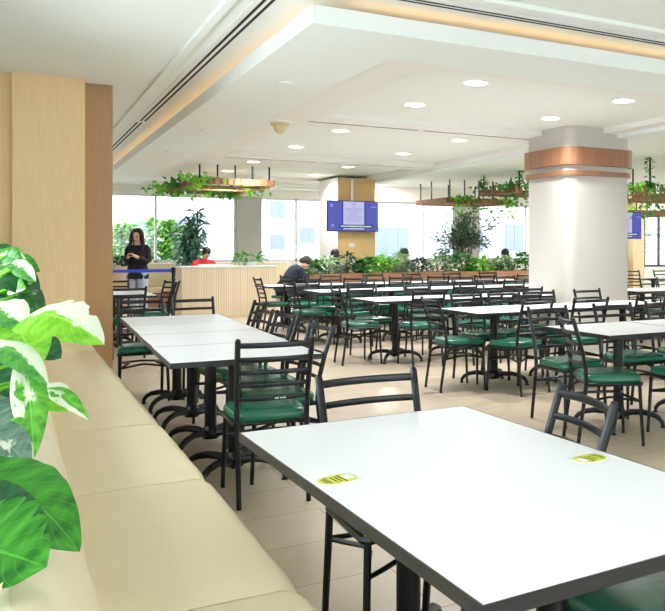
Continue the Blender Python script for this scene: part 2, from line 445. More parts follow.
# white column with rounded corners and two timber bands
def rounded(x0, y0, x1, y1, r, n=6):
    out = []
    for cx, cy, a0 in ((x1 - r, y1 - r, 0), (x0 + r, y1 - r, 90), (x0 + r, y0 + r, 180), (x1 - r, y0 + r, 270)):
        for k in range(n + 1):
            a = math.radians(a0 + 90 * k / n); out.append((cx + r * math.cos(a), cy + r * math.sin(a)))
    return out
CX0, CX1, CY0, CY1 = 5.95, 6.97, 8.27, 9.28
wc = struct(MB().prism(rounded(CX0, CY0, CX1, CY1, .14), 0, ZT).build('column', M['column']))
for z0, z1, e in ((2.375, 2.60, .06), (2.245, 2.305, .045)):
    MB().prism(rounded(CX0 - e, CY0 - e, CX1 + e, CY1 + e, .14 + e), z0, z1).build('wood_band', M['band'], wc)

# cork column that the TV hangs in front of
tc_ = struct(MB().span((5.872, 16.42, 0), (6.70, 17.6, ZP + .06)).build('column', M['wall'], flat=True))
MB().span((5.87, 16.40, 0), (6.70, 16.42, ZP + .05)).build('cork_facing', M['cork'], tc_, flat=True)

# ------------------------------------------------------------------ ceiling fittings
L_LAMPS = []
rows = ['first', 'second', 'third', 'fourth', 'fifth', 'sixth']
ly = [6.61, 7.95, 10.24, 12.18, 14.7, 16.7]
lamp0 = None
for j, y in enumerate(ly):
    for i, x in enumerate((3.70, 5.46)):
        lab = f"round downlight in the {rows[j]} row from the camera, {'bench' if i == 0 else 'pillar'} side of the pair"
        if lamp0 is None:
            lamp0 = thing('downlight', lab, 'ceiling light', (x, y, Z3 - .002), 0, 'downlights in the ceiling trays')
            MB().lathe([(.13, 0), (.13, -.006), (.115, -.010), (.105, -.004), (.105, 0)], seg=24).build('trim_ring', M['metal_w'], lamp0)
            MB().lathe([(.104, -.001), (.104, -.006)], seg=24).build('lens', M['lens'], lamp0)
        else:
            copy_thing(lamp0, (x, y, Z3 - .002), 0, lab)
        l = area('downlight_lamp', (x, y, Z3 - .012), .2, .2, 15, (.95, .97, 1), shape='DISK', spread=2.5)

for j, (x, y) in enumerate(((8.17, 19.5), (8.0, 10.5), (9.5, 13.0), (12.0, 16.0))):  # last three added, hidden behind the column, to brighten the back of the room
    copy_thing(lamp0, (x, y, ZC), 0, 'round downlight in the main ceiling right of the trays, ' + ('by the back windows' if j == 0 else ('added beside the white column', 'added behind the white column', 'added far past the white column')[j - 1]))
    area('downlight_lamp', (x, y, ZC - .012), .2, .2, 34, (1, .96, .9), shape='DISK')

def diffuser(label, loc, ln, rz, w=.16, slots=2, sw=.022, dark='slot'):
    t = thing('air_diffuser', label, 'air vent', loc, rz, 'linear slot diffusers in the ceiling')
    MB().box((0, 0, -.004), (w, ln, .008)).build('frame', M['metal_w'], t, flat=True)
    for k in range(slots):
        MB().box(((k - (slots - 1) / 2) * .05, 0, -.0075), (sw, ln - .04, .005)).build('slot', M[dark], t, flat=True)
    return t
diffuser('long double-slot air diffuser along the warm cove, nearer the camera', (1.44, 7.7, ZC), 7.1, 0)
diffuser('double-slot air diffuser continuing towards the windows along the cove', (1.42, 15.0, ZC), 7.3, 0)
diffuser('long double-slot air diffuser across the room above the front cove', (6.8, 4.85, ZC), 9.4, PI / 2)
for lab, x0, x1, y in (
        ('slim slot vent between first and second ceiling trays, starting beside the cream detector', 2.93, 4.35, 9.22),
        ('slim slot vent between first and second ceiling trays, ending at the white column', 4.4, 6.0, 9.22),
        ('slim slot vent between second and third ceiling trays, left end', 2.95, 4.5, 13.55),
        ('slim slot vent between second and third ceiling trays, towards the column', 4.6, 6.3, 13.55),
        ('slim slot vent in the ceiling strip nearest the back windows', 3.0, 6.2, 18.0)):
    diffuser(lab, ((x0 + x1) / 2, y, Z2), x1 - x0, PI / 2, .07, 1, .03)

d = thing('motion_detector', 'cream domed detector on white plate at the corner of a ceiling tray', 'detector', (2.68, 9.45, Z2))
MB().lathe([(.13, 0), (.13, -.012), (.11, -.018), (0.001, -.018)], seg=24).build('base_plate', M['metal_w'], d)
MB().lathe([(.10, -.016), (.105, -.045), (.075, -.06), (.07, -.09), (.05, -.125), (.02, -.145), (.001, -.147)], seg=20).build('dome', M['cream'], d)
disc0 = None
for j, (x, y, lab) in enumerate([(2.03, 6.97, 'small flat white disc in the dropped ceiling, nearest the camera'),
                                 (2.0, 10.26, 'small flat white disc in the dropped ceiling, second from the camera'),
                                 (2.0, 12.74, 'small flat white disc in the dropped ceiling, third from the camera'),
                                 (2.0, 15.3, 'small flat white disc in the dropped ceiling, farthest from the camera')]):
    if disc0 is None:
        disc0 = tag(MB().lathe([(.06, 0), (.06, -.008), (.045, -.014), (.001, -.014)], seg=20).build('sprinkler_cover', M['metal_w']), lab, 'sprinkler cover', 'sprinkler covers in the dropped ceiling')
        disc0.location = (x, y, ZP)
    else:
        c = disc0.copy(); COL.objects.link(c); c.location = (x, y, ZP); c['label'] = lab

# ------------------------------------------------------------------ banquette
bq = thing('banquette', 'long cream vinyl wall bench running from the camera to the oak column', 'bench', (0, 0, 0))
seams = [-.4, .9, 2.06, 3.22, 4.35, 5.52, 6.69, 7.7, 8.72]
bx = [.630, .636, .640, .642, .640, .638, .636, .634, .634]
def pillow(p0, p1, zc0, zc1, r, puff=.02, n=6):
    """upholstered block between two corners with rolled edges"""
    m = MB(); (x0, y0), (x1, y1) = p0, p1
    m.span((x0, y0, zc0), (x1, y1, zc1))
    return m
for k in range(8):
    y0, y1 = seams[k] + .004, seams[k + 1] - .004
    m = MB()
    # profile in x-z, softly domed along y
    nx, ny = 14, 16
    rr = []
    for j in range(ny + 1):
        t = j / ny; y = y0 + (y1 - y0) * t
        e = 1 - (2 * t - 1) ** 14
        zt = .464 + .008 * e
        xf = bx[k] + (bx[k + 1] - bx[k]) * t
        ins = 0.003 if j in (0, ny) else 0
        prof = [(.12, .33), (.12, zt - .004), (.25, zt), (.40, zt + .002), (xf - .05, zt), (xf - .025, zt - .004), (xf - .008, zt - .015), (xf, zt - .038), (xf - .004, .345), (xf - .02, .33)]
        rr.append([Vector((px - (ins if px > .5 else 0), y, pz - ins)) for px, pz in prof])
    m.rings(rr)
    m.build('seat_cushion', M['vinyl_cream'], bq, angle=50)
    m = MB(); rr = []
    for j in range(ny + 1):
        t = j / ny; y = y0 + (y1 - y0) * t
        e = 1 - (2 * t - 1) ** 8
        b_ = .012 * e
        prof = [(.15, .44), (.155 + b_, .52), (.14 + b_, .62), (.115 + b_, .70), (.08 + b_, .765), (.04, .80 + b_), (.0, .81 + b_), (-.04, .79), (-.05, .75), (-.05, .40), (.05, .40)]
        rr.append([Vector((px, y, pz)) for px, pz in prof])
    m.rings(rr)
    m.build('back_cushion', M['vinyl_cream'], bq, angle=50)
MB().span((-.05, -.4, .08), (.57, 8.70, .335)).build('base', M['bench_oak'], bq, flat=True)
MB().span((0, -.4, 0), (.50, 8.70, .08)).build('plinth', M['edge'], bq, flat=True)

pt = thing('planter_trough', 'long beige planter trough behind the cream bench', 'planter', (0, 0, 0))
tr = MB().span((-.08, -.4, 0), (-.055, 8.7, .80)).span((-.70, -.4, 0), (-.675, 8.7, .80))
tr.span((-.675, -.4, 0), (-.08, -.37, .80)).span((-.675, 8.67, 0), (-.08, 8.7, .80)).span((-.675, -.37, 0), (-.08, 8.67, .02))
tr.build('trough', M['bench_oak'], pt, flat=True)
MB().span((-.675, -.37, .02), (-.08, 8.67, .76)).build('soil', M['soil'], pt, flat=True)

# ------------------------------------------------------------------ leafy plants beside the bench
def leaf(base, tip, width, nrm, mat, parent, lobes=0, notch=.5, arch=.12, fold=.15, droop=.1, heart=True, roll=0.0, holes=()):
    base, tip, nrm = Vector(base), Vector(tip), Vector(nrm)
    d = tip - base; L = d.length; d.normalize()
    s = d.cross(nrm).normalized()
    if roll: s = Matrix.Rotation(roll, 3, d) @ s
    n = s.cross(d).normalized()
    m = MB(); V = m.bm.verts.new; uvl = m.uvl()
    NT = 40; NS = 8
    def prof(t):
        if heart: w = math.sin(PI * min(1, (t + .10) / 1.10) ** .80) ** .75
        else: w = math.sin(PI * t ** .85) ** .9
        return max(w, 0.0)
    def pos(t, q):
        w = prof(t) * width * .5
        qq = abs(q)
        sweep = .16 * qq * (1 - t) if lobes else .06 * qq
        back = -.12 * qq * max(0, 1 - t * 4) if heart else 0
        p = base + d * L * min(1.0, t + sweep * (1 - t) + back) + s * w * q
        p += n * (arch * L * 4 * t * (1 - t) * (1 - .3 * qq) + fold * w * qq - droop * L * t * t - .35 * fold * w * qq ** 3 * 2)
        p += n * .012 * width * math.sin(t * 34) * qq
        return p
    for side in (-1, 1):
        grid = {}
        def vert(t, q):
            k = (round(t, 5), round(q, 5))
            if k not in grid: grid[k] = V(pos(t, q * side))
            return grid[k]
        def quad(ta, tb, qa, qb, ta2, tb2):
            # ta..tb at qa, ta2..tb2 at qb
            ps = [(ta, qa), (tb, qa), (tb2, qb), (ta2, qb)]
            vs = [vert(*k) for k in ps]
            if len(set(vs)) < 4: return
            f = m.bm.faces.new(vs)
            for lp, k in zip(f.loops, ps): lp[uvl].uv = (k[0], .5 + .5 * k[1] * side)
        if not lobes:
            for i in range(NT):
                a, b = i / NT, (i + 1) / NT
                for k in range(NS): quad(a, b, k / NS, (k + 1) / NS, a, b)
        else:
            per = NT // lobes; NTt = per * lobes
            kin = int(NS * notch)
            for i in range(NTt):
                a, b = i / NTt, (i + 1) / NTt
                lob = i // per
                c0, c1 = lob / lobes, (lob + 1) / lobes
                for k in range(NS):
                    q0, q1 = k / NS, (k + 1) / NS
                    if k < kin: quad(a, b, q0, q1, a, b); continue
                    def sh(t, q):
                        g = .30 * min(1.0, (q - notch) / (1 - notch) + .12) ** .7 * (c1 - c0) if q > notch + 1e-6 else 0
                        if lob == 0 or c1 > .97: g *= .4
                        return c0 + g + (t - c0) / (c1 - c0) * (c1 - c0 - 2 * g)
                    quad(sh(a, q0), sh(b, q0), q0, q1, sh(a, q1), sh(b, q1))
    return m.build('leaf', mat, parent, angle=75)

def stem(pts, r, parent, mat=None):
    m = MB(); m.tube(pts, r, 6); return m.build('stem', mat or M['leaf_bright'], parent)
def arc(a, b, h, n=8):
    a, b = Vector(a), Vector(b)
    return [a.lerp(b, k / n) + Vector((0, 0, h * 4 * (k / n) * (1 - k / n))) for k in range(n + 1)]

UPV = Vector((.2, -.35, .9))
def plant_leaf(parent, root, b, t, w, nrm, mat, **k):
    """b, t: (u, v, depth) of the leaf base and tip"""
    B, T = at(*b), at(*t)
    leaf(B, T, w, nrm, M[mat], parent, **k)
    stem(arc(root, B, .10), .004, parent)

mon = thing('monstera_plant', 'big split-leaf plant at the bench planter, its leaf nearest the camera', 'plant', (0, 0, 0))
R0 = Vector((-.25, 1.25, .76))
CAMV = Vector((-.25, -.75, .6))
plant_leaf(mon, R0, (-34, 476, 1.40), (81, 540, 1.36), .155, (.05, -.55, .85), 'leaf', arch=.16, fold=.10, droop=.12)
plant_leaf(mon, R0, (-60, 540, 1.22), (46, 566, 1.18), .19, (.10, -.75, .65), 'leaf', lobes=5, notch=.86, arch=.06, fold=.05, droop=.02)
plant_leaf(mon, R0, (-20, 432, 1.46), (34, 468, 1.50), .11, (.1, -.5, .8), 'leaf_grey', arch=.12, droop=.1)
plant_leaf(mon, R0, (-50, 505, 1.30), (46, 512, 1.34), .10, (.1, -.6, .8), 'leaf_dark', arch=.1)

pot = thing('variegated_plant', 'white-and-green variegated plant leaning over the bench back', 'plant', (0, 0, 0))
R1 = Vector((-.22, 2.0, .76))
plant_leaf(pot, R1, (24, 318, 1.78), (101, 334, 1.72), .145, (.05, -.68, .72), 'leaf_half', lobes=3, notch=.8, arch=.14, fold=.10, droop=.14)
plant_leaf(pot, R1, (-18, 312, 1.80), (24, 322, 1.74), .12, (.05, -.7, .7), 'leaf_half2', arch=.10)
plant_leaf(pot, R1, (12, 322, 1.95), (40, 366, 1.92), .12, (.0, -.85, .5), 'leaf_bright', arch=.08, droop=.0)
plant_leaf(pot, R1, (-10, 346, 1.70), (48, 376, 1.66), .075, (.1, -.6, .8), 'leaf_half2', arch=.14, droop=.15)
plant_leaf(pot, R1, (30, 344, 2.02), (60, 356, 2.0), .085, (.0, -.75, .6), 'leaf_dark', arch=.08)
plant_leaf(pot, R1, (26, 366, 1.72), (34, 458, 1.60), .068, (.05, -.98, .2), 'leaf_var', arch=.10, droop=.0, fold=.3)
plant_leaf(pot, R1, (44, 388, 1.75), (88, 416, 1.70), .04, (.0, -.8, .6), 'leaf_var', arch=.16, fold=.4, heart=False)
plant_leaf(pot, R1, (40, 384, 1.80), (68, 410, 1.78), .07, (.0, -.9, .4), 'leaf_half', arch=.05, heart=False)
plant_leaf(pot, R1, (-14, 380, 1.82), (34, 412, 1.80), .13, (.1, -.7, .7), 'leaf_dark', arch=.12)
plant_leaf(pot, R1, (-20, 398, 1.72), (20, 438, 1.66), .08, (.1, -.6, .8), 'leaf_grey', arch=.1)
plant_leaf(pot, R1, (-16, 350, 2.0), (30, 350, 2.02), .13, (.0, -.9, .4), 'leaf', arch=.06)

far = thing('trailing_plant', 'dense leafy plant with dark and variegated leaves, in front of the oak column', 'plant', (0, 0, 0))
R2 = Vector((-.25, 2.75, .76))
for b, t, w, mt in (((2, 268, 2.5), (38, 285, 2.45), .09, 'leaf_dark'), ((-8, 256, 2.6), (22, 262, 2.55), .10, 'leaf_var'),
                    ((-10, 252, 2.7), (14, 255, 2.7), .08, 'leaf_dark'), ((-8, 276, 2.4), (18, 286, 2.36), .09, 'leaf_half2'),
                    ((4, 262, 2.55), (37, 268, 2.5), .08, 'leaf'), ((-6, 268, 2.6), (26, 276, 2.6), .09, 'leaf_var'),
                    ((-4, 284, 2.5), (30, 294, 2.5), .10, 'leaf_dark'), ((-10, 292, 2.3), (20, 300, 2.3), .09, 'leaf'),
                    ((6, 288, 2.55), (44, 304, 2.5), .10, 'leaf_dark'), ((-8, 262, 2.65), (16, 270, 2.65), .10, 'leaf_dark'),
                    ((-6, 302, 2.45), (30, 314, 2.4), .10, 'leaf_dark'), ((-12, 268, 2.35), (10, 280, 2.3), .07, 'leaf_var'),
                    ((8, 306, 2.4), (42, 322, 2.4), .09, 'leaf'), ((-12, 318, 2.3), (26, 340, 2.3), .12, 'leaf_dark'),
                    ((-4, 296, 2.6), (34, 290, 2.65), .08, 'leaf'), ((-10, 280, 2.7), (28, 282, 2.7), .09, 'leaf_var'), ((14, 276, 2.5), (36, 292, 2.48), .08, 'leaf_grey')):
    nv = Vector((rnd.uniform(-.1, .3), -.75, rnd.uniform(.4, .8)))
    plant_leaf(far, R2, b, t, w, nv, mt, arch=.12, droop=.12, fold=.18)
qf = random.Random(12)
for k in range(26):
    u, v = qf.uniform(-12, 26), qf.uniform(250, 322); dd = qf.uniform(2.15, 2.4)
    if v < 262: u = min(u, 10)
    plant_leaf(far, R2, (u - 4, v, dd), (u + qf.uniform(8, 17), v + qf.uniform(0, 14), dd - .03), qf.uniform(.035, .065), Vector((qf.uniform(-.3, .4), -.75, qf.uniform(.2, .8))),
               qf.choice(['leaf', 'leaf_var', 'leaf_dark', 'leaf_dark', 'leaf_half2', 'leaf']), arch=.14, fold=.25)
low = thing('low_plant', 'low dark-leaved plant between the variegated plant and the split-leaf plant', 'plant', (0, 0, 0))
R3 = Vector((-.22, 1.62, .76))
for b, t, w, mt in (((-14, 372, 1.95), (26, 384, 1.95), .13, 'leaf_dark'), ((-16, 408, 1.78), (26, 402, 1.8), .12, 'leaf_dark'),
                    ((-18, 420, 1.62), (16, 440, 1.6), .12, 'leaf_grey'), ((-12, 436, 1.5), (24, 452, 1.5), .12, 'leaf_var')):
    plant_leaf(low, R3, b, t, w, Vector((.1, -.7, .7)), mt, arch=.1)

# ------------------------------------------------------------------ tables
TH = .73
def make_table(label, sx=.80, sy=.80, name='cafe_table', poles=(0,)):
    t = thing(name, label, 'table', group='white square cafe tables' if len(poles) == 1 else None)
    MB().box((0, 0, TH - .014), (sx - .008, sy - .008, .028)).build('tabletop', M['laminate'], t, flat=True)
    e = MB()
    for s in (-1, 1):
        e.box((s * (sx / 2 - .002), 0, TH - .0145), (.004, sy, .029)); e.box((0, s * (sy / 2 - .002), TH - .0145), (sx - .008, .004, .029))
    e.build('edge_band', M['edge'], t, flat=True)
    for py in poles:
        pl = MB().box((0, py, TH - .034), (.05, .46, .012)).box((0, py, TH - .034), (.46, .05, .012)).lathe([(.06, TH - .06), (.06, TH - .028)], (0, py, 0))
        pl.build('top_bracket', M['iron'], t, flat=True)
        MB().lathe([(.038, .09), (.038, TH - .04)], (0, py, 0), seg=18).build('pole', M['iron'], t)
        MB().lathe([(.001, .055), (.05, .055), (.062, .075), (.062, .10), (.048, .125), (.04, .14)], (0, py, 0), seg=18).build('hub', M['iron'], t)
        for k in range(4):
            a = PI / 4 + k * PI / 2; c, s = math.cos(a), math.sin(a)
            pts = [(.03, .085), (.10, .105), (.18, .108), (.25, .095), (.30, .07), (.325, .04), (.33, .022)]
            f = MB().tube([(c * r, s * r + py, z) for r, z in pts], [.026, .024, .022, .02, .018, .016, .015], 8).build('foot', M['iron'], t)
            MB().lathe([(.020, 0), (.022, .006), (.012, .014), (.010, .026)], (c * .33, s * .33 + py, 0), 10).build('glide', M['rubber'], f)
    return t
nth = ['first', 'second', 'third', 'fourth', 'fifth']

# the two tables nearest the camera (joined), 1.5 degrees off the room's lines
tab0 = make_table('long white table nearest the camera with two yellow stickers at its edges', .838, 1.525, 'long_table', (-.385, .375))
tab0.location = (1.075, 1.960, 0); tab0.rotation_euler.z = math.radians(1.55)
# row of four beside the bench
tab1 = make_table('white square table beside the cream bench, first of the row of four', .81, .798)
tab1.location = (1.125, 4.905, 0); tab1.rotation_euler.z = math.radians(-1.5)
for k in range(1, 4):
    copy_thing(tab1, (1.125 + .026 * k, 4.905 + .80 * k, 0), math.radians(-1.5), f'white square table beside the cream bench, {nth[k]} of the row of four')
ROWS = [('nearest', 4.785, 3.50, 3), ('second', 6.875, 3.65, 3), ('third', 8.93, 3.50, 3), ('fourth', 11.08, 3.58, 5), ('fifth', 13.1, 3.42, 6)]
tabR = None
for rn, yc, x0, n in ROWS:
    for k in range(n):
        lab = f'white square table, {nth[k] if k < 5 else "sixth"} from the aisle in the {rn} cross row'
        p_ = (x0 + .4 + .808 * k, yc, 0)
        if tabR is None: tabR = make_table(lab); tabR.location = p_
        else: copy_thing(tabR, p_, 0, lab)
for p_, lab in (((7.78, 9.0, 0), 'white square table just right of the white column'), ((8.59, 9.0, 0), 'white square table second to the right of the white column'),
                ((11.0, 12.4, 0), 'white square table below the second TV, far behind the white column'), ((11.81, 12.4, 0), 'white square table beside the one below the second TV'),
                ((1.2, 11.5, 0), 'white square table behind the oak column, nearer of two'), ((1.2, 12.31, 0), 'white square table behind the oak column, by the standing woman')):
    copy_thing(tabR, p_, 0, lab)

# stickers on the nearest tables
def sticker(label, loc, rz):
    t = thing('table_sticker', label, 'sticker', (loc[0], loc[1], TH + .0004), rz, 'yellow stickers on the nearest tables')
    MB().box((0, 0, .0003), (.114, .080, .0005)).build('clear_film', M['film'], t, flat=True)
    r = .036
    poly = [(.052 - r + r * math.cos(a), r * math.sin(a)) for a in [math.radians(-90 + 15 * k) for k in range(13)]] + \
           [(-.052 + r + r * math.cos(a), r * math.sin(a)) for a in [math.radians(90 + 15 * k) for k in range(13)]]
    MB().prism(poly, .0005, .0011).build('yellow_label', M['sticker'], t, flat=True)
    MB().box((.031, .003, .0014), (.022, .034, .0006)).build('white_patch', M['white_ink'], t, flat=True)
    m = MB()
    q = random.Random(3)
    m.box((.0125, .0, .0014), (.004, .062, .0006))
    for x, w, wid, hl in ((.001, .004, .007, .044), (-.011, .004, .006, .036), (-.026, .002, .003, .05), (-.032, .002, .003, .046), (-.038, .002, .003, .04)):
        y = -hl / 2
        while y < hl / 2:
            s_ = q.uniform(.003, .008)
            m.box((x, y + s_ / 2, .0014), (w, s_, .0006)); y += s_ + .0022
    m.build('lettering', M['ink'], t, flat=True)
    return t
sticker('yellow rounded sticker near the bench-side edge of the nearest tables', (.725, 2.03), math.radians(8))
sticker('yellow rounded sticker at the aisle-side edge, by the tucked chair', (1.412, 1.86), math.radians(188))

# ------------------------------------------------------------------ chairs
def make_chair(label):
    t = thing('dining_chair', label, 'chair', group='black ladder-back chairs with green seats')
    # cushion
    m = MB(); secs = []
    def outline(k, z):
        n = 28; o = []
        for i in range(n):
            a = i / n * 2 * PI; c, s = math.cos(a), math.sin(a)
            e = .38
            x = math.copysign(abs(c) ** e, c); y = math.copysign(abs(s) ** e, s)
            w = (.198 + .016 * y) * k
            o.append(Vector((x * w, y * .2 * k, z)))
        return o
    m.rings([outline(.97, .428), outline(1.0, .436), outline(1.0, .455), outline(.975, .470), outline(.90, .480), outline(.6, .486), outline(.2, .488)])
    m.build('seat', M['green'], t, angle=60)
    f = MB(); f.tube([(-.19, -.18, .418), (-.2, .17, .418), (-.185, .19, .418), (.185, .19, .418), (.2, .17, .418), (.19, -.18, .418)], .0125, 6, close=True)
    f.build('seat_frame', M['black'], t)
    for s in (-1, 1):
        MB().tube([(s * .184, .175, .42), (s * .19, .182, .25), (s * .198, .195, .02), (s * .198, .195, 0)], [.0135, .013, .0115, .012], 8).build('leg', M['black'], t)
        MB().tube([(s * .176, -.255, 0), (s * .176, -.248, .06), (s * .177, -.215, .28), (s * .178, -.195, .44), (s * .180, -.205, .56), (s * .183, -.240, .70), (s * .187, -.290, .858), (s * .187, -.293, .87)],
                  [.013, .013, .014, .0145, .0145, .0145, .0145, .010], 8).build('leg', M['black'], t)
    def ypost(z):
        pts = [(.44, -.195), (.56, -.205), (.70, -.240), (.87, -.293)]
        for (a, ya), (b, yb) in zip(pts, pts[1:]):
            if z <= b: return ya + (yb - ya) * (z - a) / (b - a)
    for z, h in ((.836, .0145), (.762, .0125), (.692, .0125), (.624, .0125), (.552, .0125)):
        xw = .180 + (z - .5) * .018; y0 = ypost(z)
        pts = [(xw * (2 * k / 8 - 1), y0 - .030 * (1 - (2 * k / 8 - 1) ** 2), z) for k in range(9)]
        MB().tube(pts, h, 8, flat=.6).build('slat', M['black'], t)
    r = MB()
    ring = []
    for (ax, ay), (bx_, by) in (((-.19, .183), (.19, .183)), ((.19, .183), (.176, -.222)), ((.176, -.222), (-.176, -.222)), ((-.176, -.222), (-.19, .183))):
        for k in range(8):
            q = k / 8; w = math.sin(PI * q) ** .8 * .075
            x, y = ax + (bx_ - ax) * q, ay + (by - ay) * q
            l = math.hypot(x, y) or 1
            ring.append((x - x / l * w, y - y / l * w, .30 + .02 * math.sin(PI * q)))
    r.tube(ring, .0095, 6, close=True)
    r.build('stretcher', M['black'], t)
    return t
chair0 = None; used = set()
def chair(x, y, deg, label):
    global chair0
    assert label not in used, label
    used.add(label)
    if chair0 is None:
        chair0 = make_chair(label); chair0.location = (x, y, 0); chair0.rotation_euler.z = math.radians(deg); return chair0
    return copy_thing(chair0, (x, y, 0), math.radians(deg), label)

c_front = chair(1.19, 4.47, -5, 'black ladder-back chair with green seat at the near end of the bench-side row')
chair(1.14, 2.575, 180, 'chair tucked in at the far edge of the nearest tables, facing the camera')
chair(1.292, 2.15, 80, 'chair tucked in at the aisle edge of the nearest tables, beside a yellow sticker')
chair(1.38, 1.50, 92, 'chair mostly under the nearest table, only its green seat and brace showing')
for k, (x, y, dg) in enumerate([(1.35, 4.86, 92), (1.42, 5.37, 90), (1.42, 5.85, 93), (1.39, 6.31, 92), (1.56, 7.15, 88)]):
    chair(x, y, dg, f'ladder-back chair on the aisle side of the bench-side row, {nth[k]} from the camera')
chair(1.00, 7.80, 176, 'chair at the far end of the bench-side row, next to the bench')
chair(1.48, 7.76, 184, 'chair at the far end of the bench-side row, on the aisle side')
# right-hand rows: aisle end (facing along the row), near side, far side
ENDS = [(3.52, 4.45, -110), (3.64, 6.86, -93), (3.47, 8.95, -95), (3.52, 11.0, -84), (3.60, 12.95, -88)]
NEAR = [[4.12, 4.95], [4.03, 4.66, 5.45], [4.0, 4.66, 5.30], [4.0, 4.85, 5.6, 6.4, 7.2], [3.95, 4.7, 5.5, 6.2, 7.1, 7.9]]
FAR = [[3.68, 4.32, 4.90, 5.45], [4.07, 4.49, 4.93, 5.62], [3.80, 4.55, 5.35], [3.95, 4.8, 5.5, 6.35, 7.2], [4.1, 4.85, 5.6, 6.4, 7.25, 8.0]]
six = nth + ['sixth']
for r, (rn, yc, x0, n) in enumerate(ROWS):
    ex, ey, ed = ENDS[r]
    chair(ex, ey, ed, f'chair at the aisle end of the {rn} cross row, its side to the camera')
    for k, x in enumerate(NEAR[r]):
        if r == 0 and k == 1: continue
        dy = {1: (-.45, -.50, -.42), 2: (-.48, -.62, -.5)}.get(r, (-.5,) * 9)[k] if r else -.50
        chair(x, yc + dy, rnd.uniform(-7, 7) + (8 if (r, k) == (1, 0) else 0), f'chair with its back to the camera, {six[k]} from the aisle in the {rn} cross row')
    for k, x in enumerate(FAR[r]):
        chair(x, yc + {0: .33, 1: .27, 2: .45}.get(r, .46) + rnd.uniform(-.03, .03), 180 + rnd.uniform(-8, 8), f'chair on the window side, {six[k]} from the aisle in the {rn} cross row')
for x, y, dg, lab in ((7.75, 8.55, 4, 'chair with its back to the camera just right of the white column'), (8.5, 8.52, -6, 'chair second right of the white column, back to the camera'),
                      (7.85, 9.48, 176, 'chair across the table right of the white column, facing the camera'), (8.6, 9.5, 183, 'chair facing the camera, second table right of the column'),
                      (10.9, 11.9, 3, 'chair with its back to the camera below the second TV'), (11.75, 11.9, -4, 'chair beside the one below the second TV'),
                      (10.45, 12.5, -90, 'chair at the end of the far table below the second TV'), (11.1, 12.9, 178, 'chair across the far table below the second TV'), (11.9, 12.9, 184, 'chair across the far table, farther from the column'),
                      (1.20, 10.92, 3, 'chair behind the oak column, back to the camera, in front of the woman'), (1.62, 11.75, 84, 'chair at the aisle side of the table behind the oak column'),
                      (1.72, 12.35, 112, 'turned-out chair between the woman and the far aisle'), (1.3, 12.9, 178, 'chair at the woman’s table, facing the camera'.replace('’', ''))):
    chair(x, y, dg, lab)
# pale maker's mark on the lowest slat of the front chair
mk = MB(); q = random.Random(5); x = -.022
for w in (.005, .004, .005, 0, .004, .006, .004, .005, .005):
    if w: mk.box((x, 0, 0), (w * .75, .0012, .007 if w < .006 else .005))
    x += .0062
mk.build('white_mark', M['white_ink'], c_front, loc=(.03, -.243, .552), flat=True)

# ------------------------------------------------------------------ planter divider with green back
pd = thing('planter_divider', 'long timber planter box on a green panel behind the tables', 'planter', (0, 0, 0))
X0, X1, YA, YB = 4.62, 11.5, 14.4, 14.95
w = MB().span((X0, YA, .70), (X1, YA + .03, .86)).span((X0, YB - .03, .70), (X1, YB, .86)).span((X0, YA + .03, .70), (X0 + .03, YB - .03, .86)).span((X1 - .03, YA + .03, .70), (X1, YB - .03, .86)).span((X0 + .03, YA + .03, .70), (X1 - .03, YB - .03, .72))
w.build('wood_box', M['planter'], pd, flat=True)
MB().span((X0 + .03, YA + .03, .72), (X1 - .03, YB - .03, .82)).build('soil', M['soil'], pd, flat=True)
MB().span((X0 + .02, YA + .02, .09), (X1 - .02, YB - .02, .70)).build('green_panel', M['booth'], pd, flat=True)
MB().span((X0 + .05, YA + .06, 0), (X1 - .05, YB - .06, .09)).build('plinth', M['edge'], pd, flat=True)
bs = thing('booth_bench', 'green upholstered booth seat behind the timber planter', 'bench', (0, 0, 0))
MB().span((X0 + .3, YB + .01, .36), (X1, YB + .5, .46), bev=.02).build('seat', M['booth'], bs)
MB().span((X0 + .33, YB + .02, 0), (X1 - .03, YB + .45, .36)).build('base', M['planter'], bs, flat=True)

def bush(name, label, cat, loc, rx, ry, rz_, n, ln, wd, mat, seed, group=None, up=.5, stems=4, z0=0.0):
    t = thing(name, label, cat, loc, 0, group)
    q = random.Random(seed); m = MB()
    for i in range(n):
        a = q.uniform(0, 2 * PI); h = q.random(); rad = math.sqrt(q.random())
        zz = h ** .8
        k = math.sqrt(max(0.05, 1 - (zz * 2 - .9) ** 2)) if zz > .45 else 1
        p = Vector((math.cos(a) * rx * rad * k, math.sin(a) * ry * rad * k, z0 + rz_ * zz))
        d_ = Vector((math.cos(a) + q.uniform(-.5, .5), math.sin(a) + q.uniform(-.5, .5), q.uniform(-.5, .9) * up * 1.6))
        m.blade(p, d_, Vector((q.uniform(-.5, .5), q.uniform(-.5, .5), 1)), ln * q.uniform(.7, 1.25), wd * q.uniform(.7, 1.2))
    m.build('foliage', mat, t, angle=80)
    s = MB()
    for i in range(stems):
        a = q.uniform(0, 2 * PI); s.tube([(math.cos(a) * .02, math.sin(a) * .02, 0), (math.cos(a) * rx * .3, math.sin(a) * ry * .3, z0 + rz_ * .6)], .006, 5)
    s.build('stem', M['f_mid'], t)
    return t
kinds = [('f_mid', 'broad mid-green plant'), ('f_pale', 'pale variegated plant'), ('f_dark', 'dark green plant'), ('f_mid', 'leafy green plant'),
         ('f_bright', 'bright green plant'), ('f_pale', 'white-edged plant'), ('f_dark', 'very dark plant'), ('f_pale', 'narrow pale-striped plant'),
         ('f_mid', 'full green plant'), ('f_bright', 'glossy bright plant'), ('f_pale', 'pale spreading plant'), ('f_mid', 'tall leafy plant'), ('f_dark', 'deep green plant')]
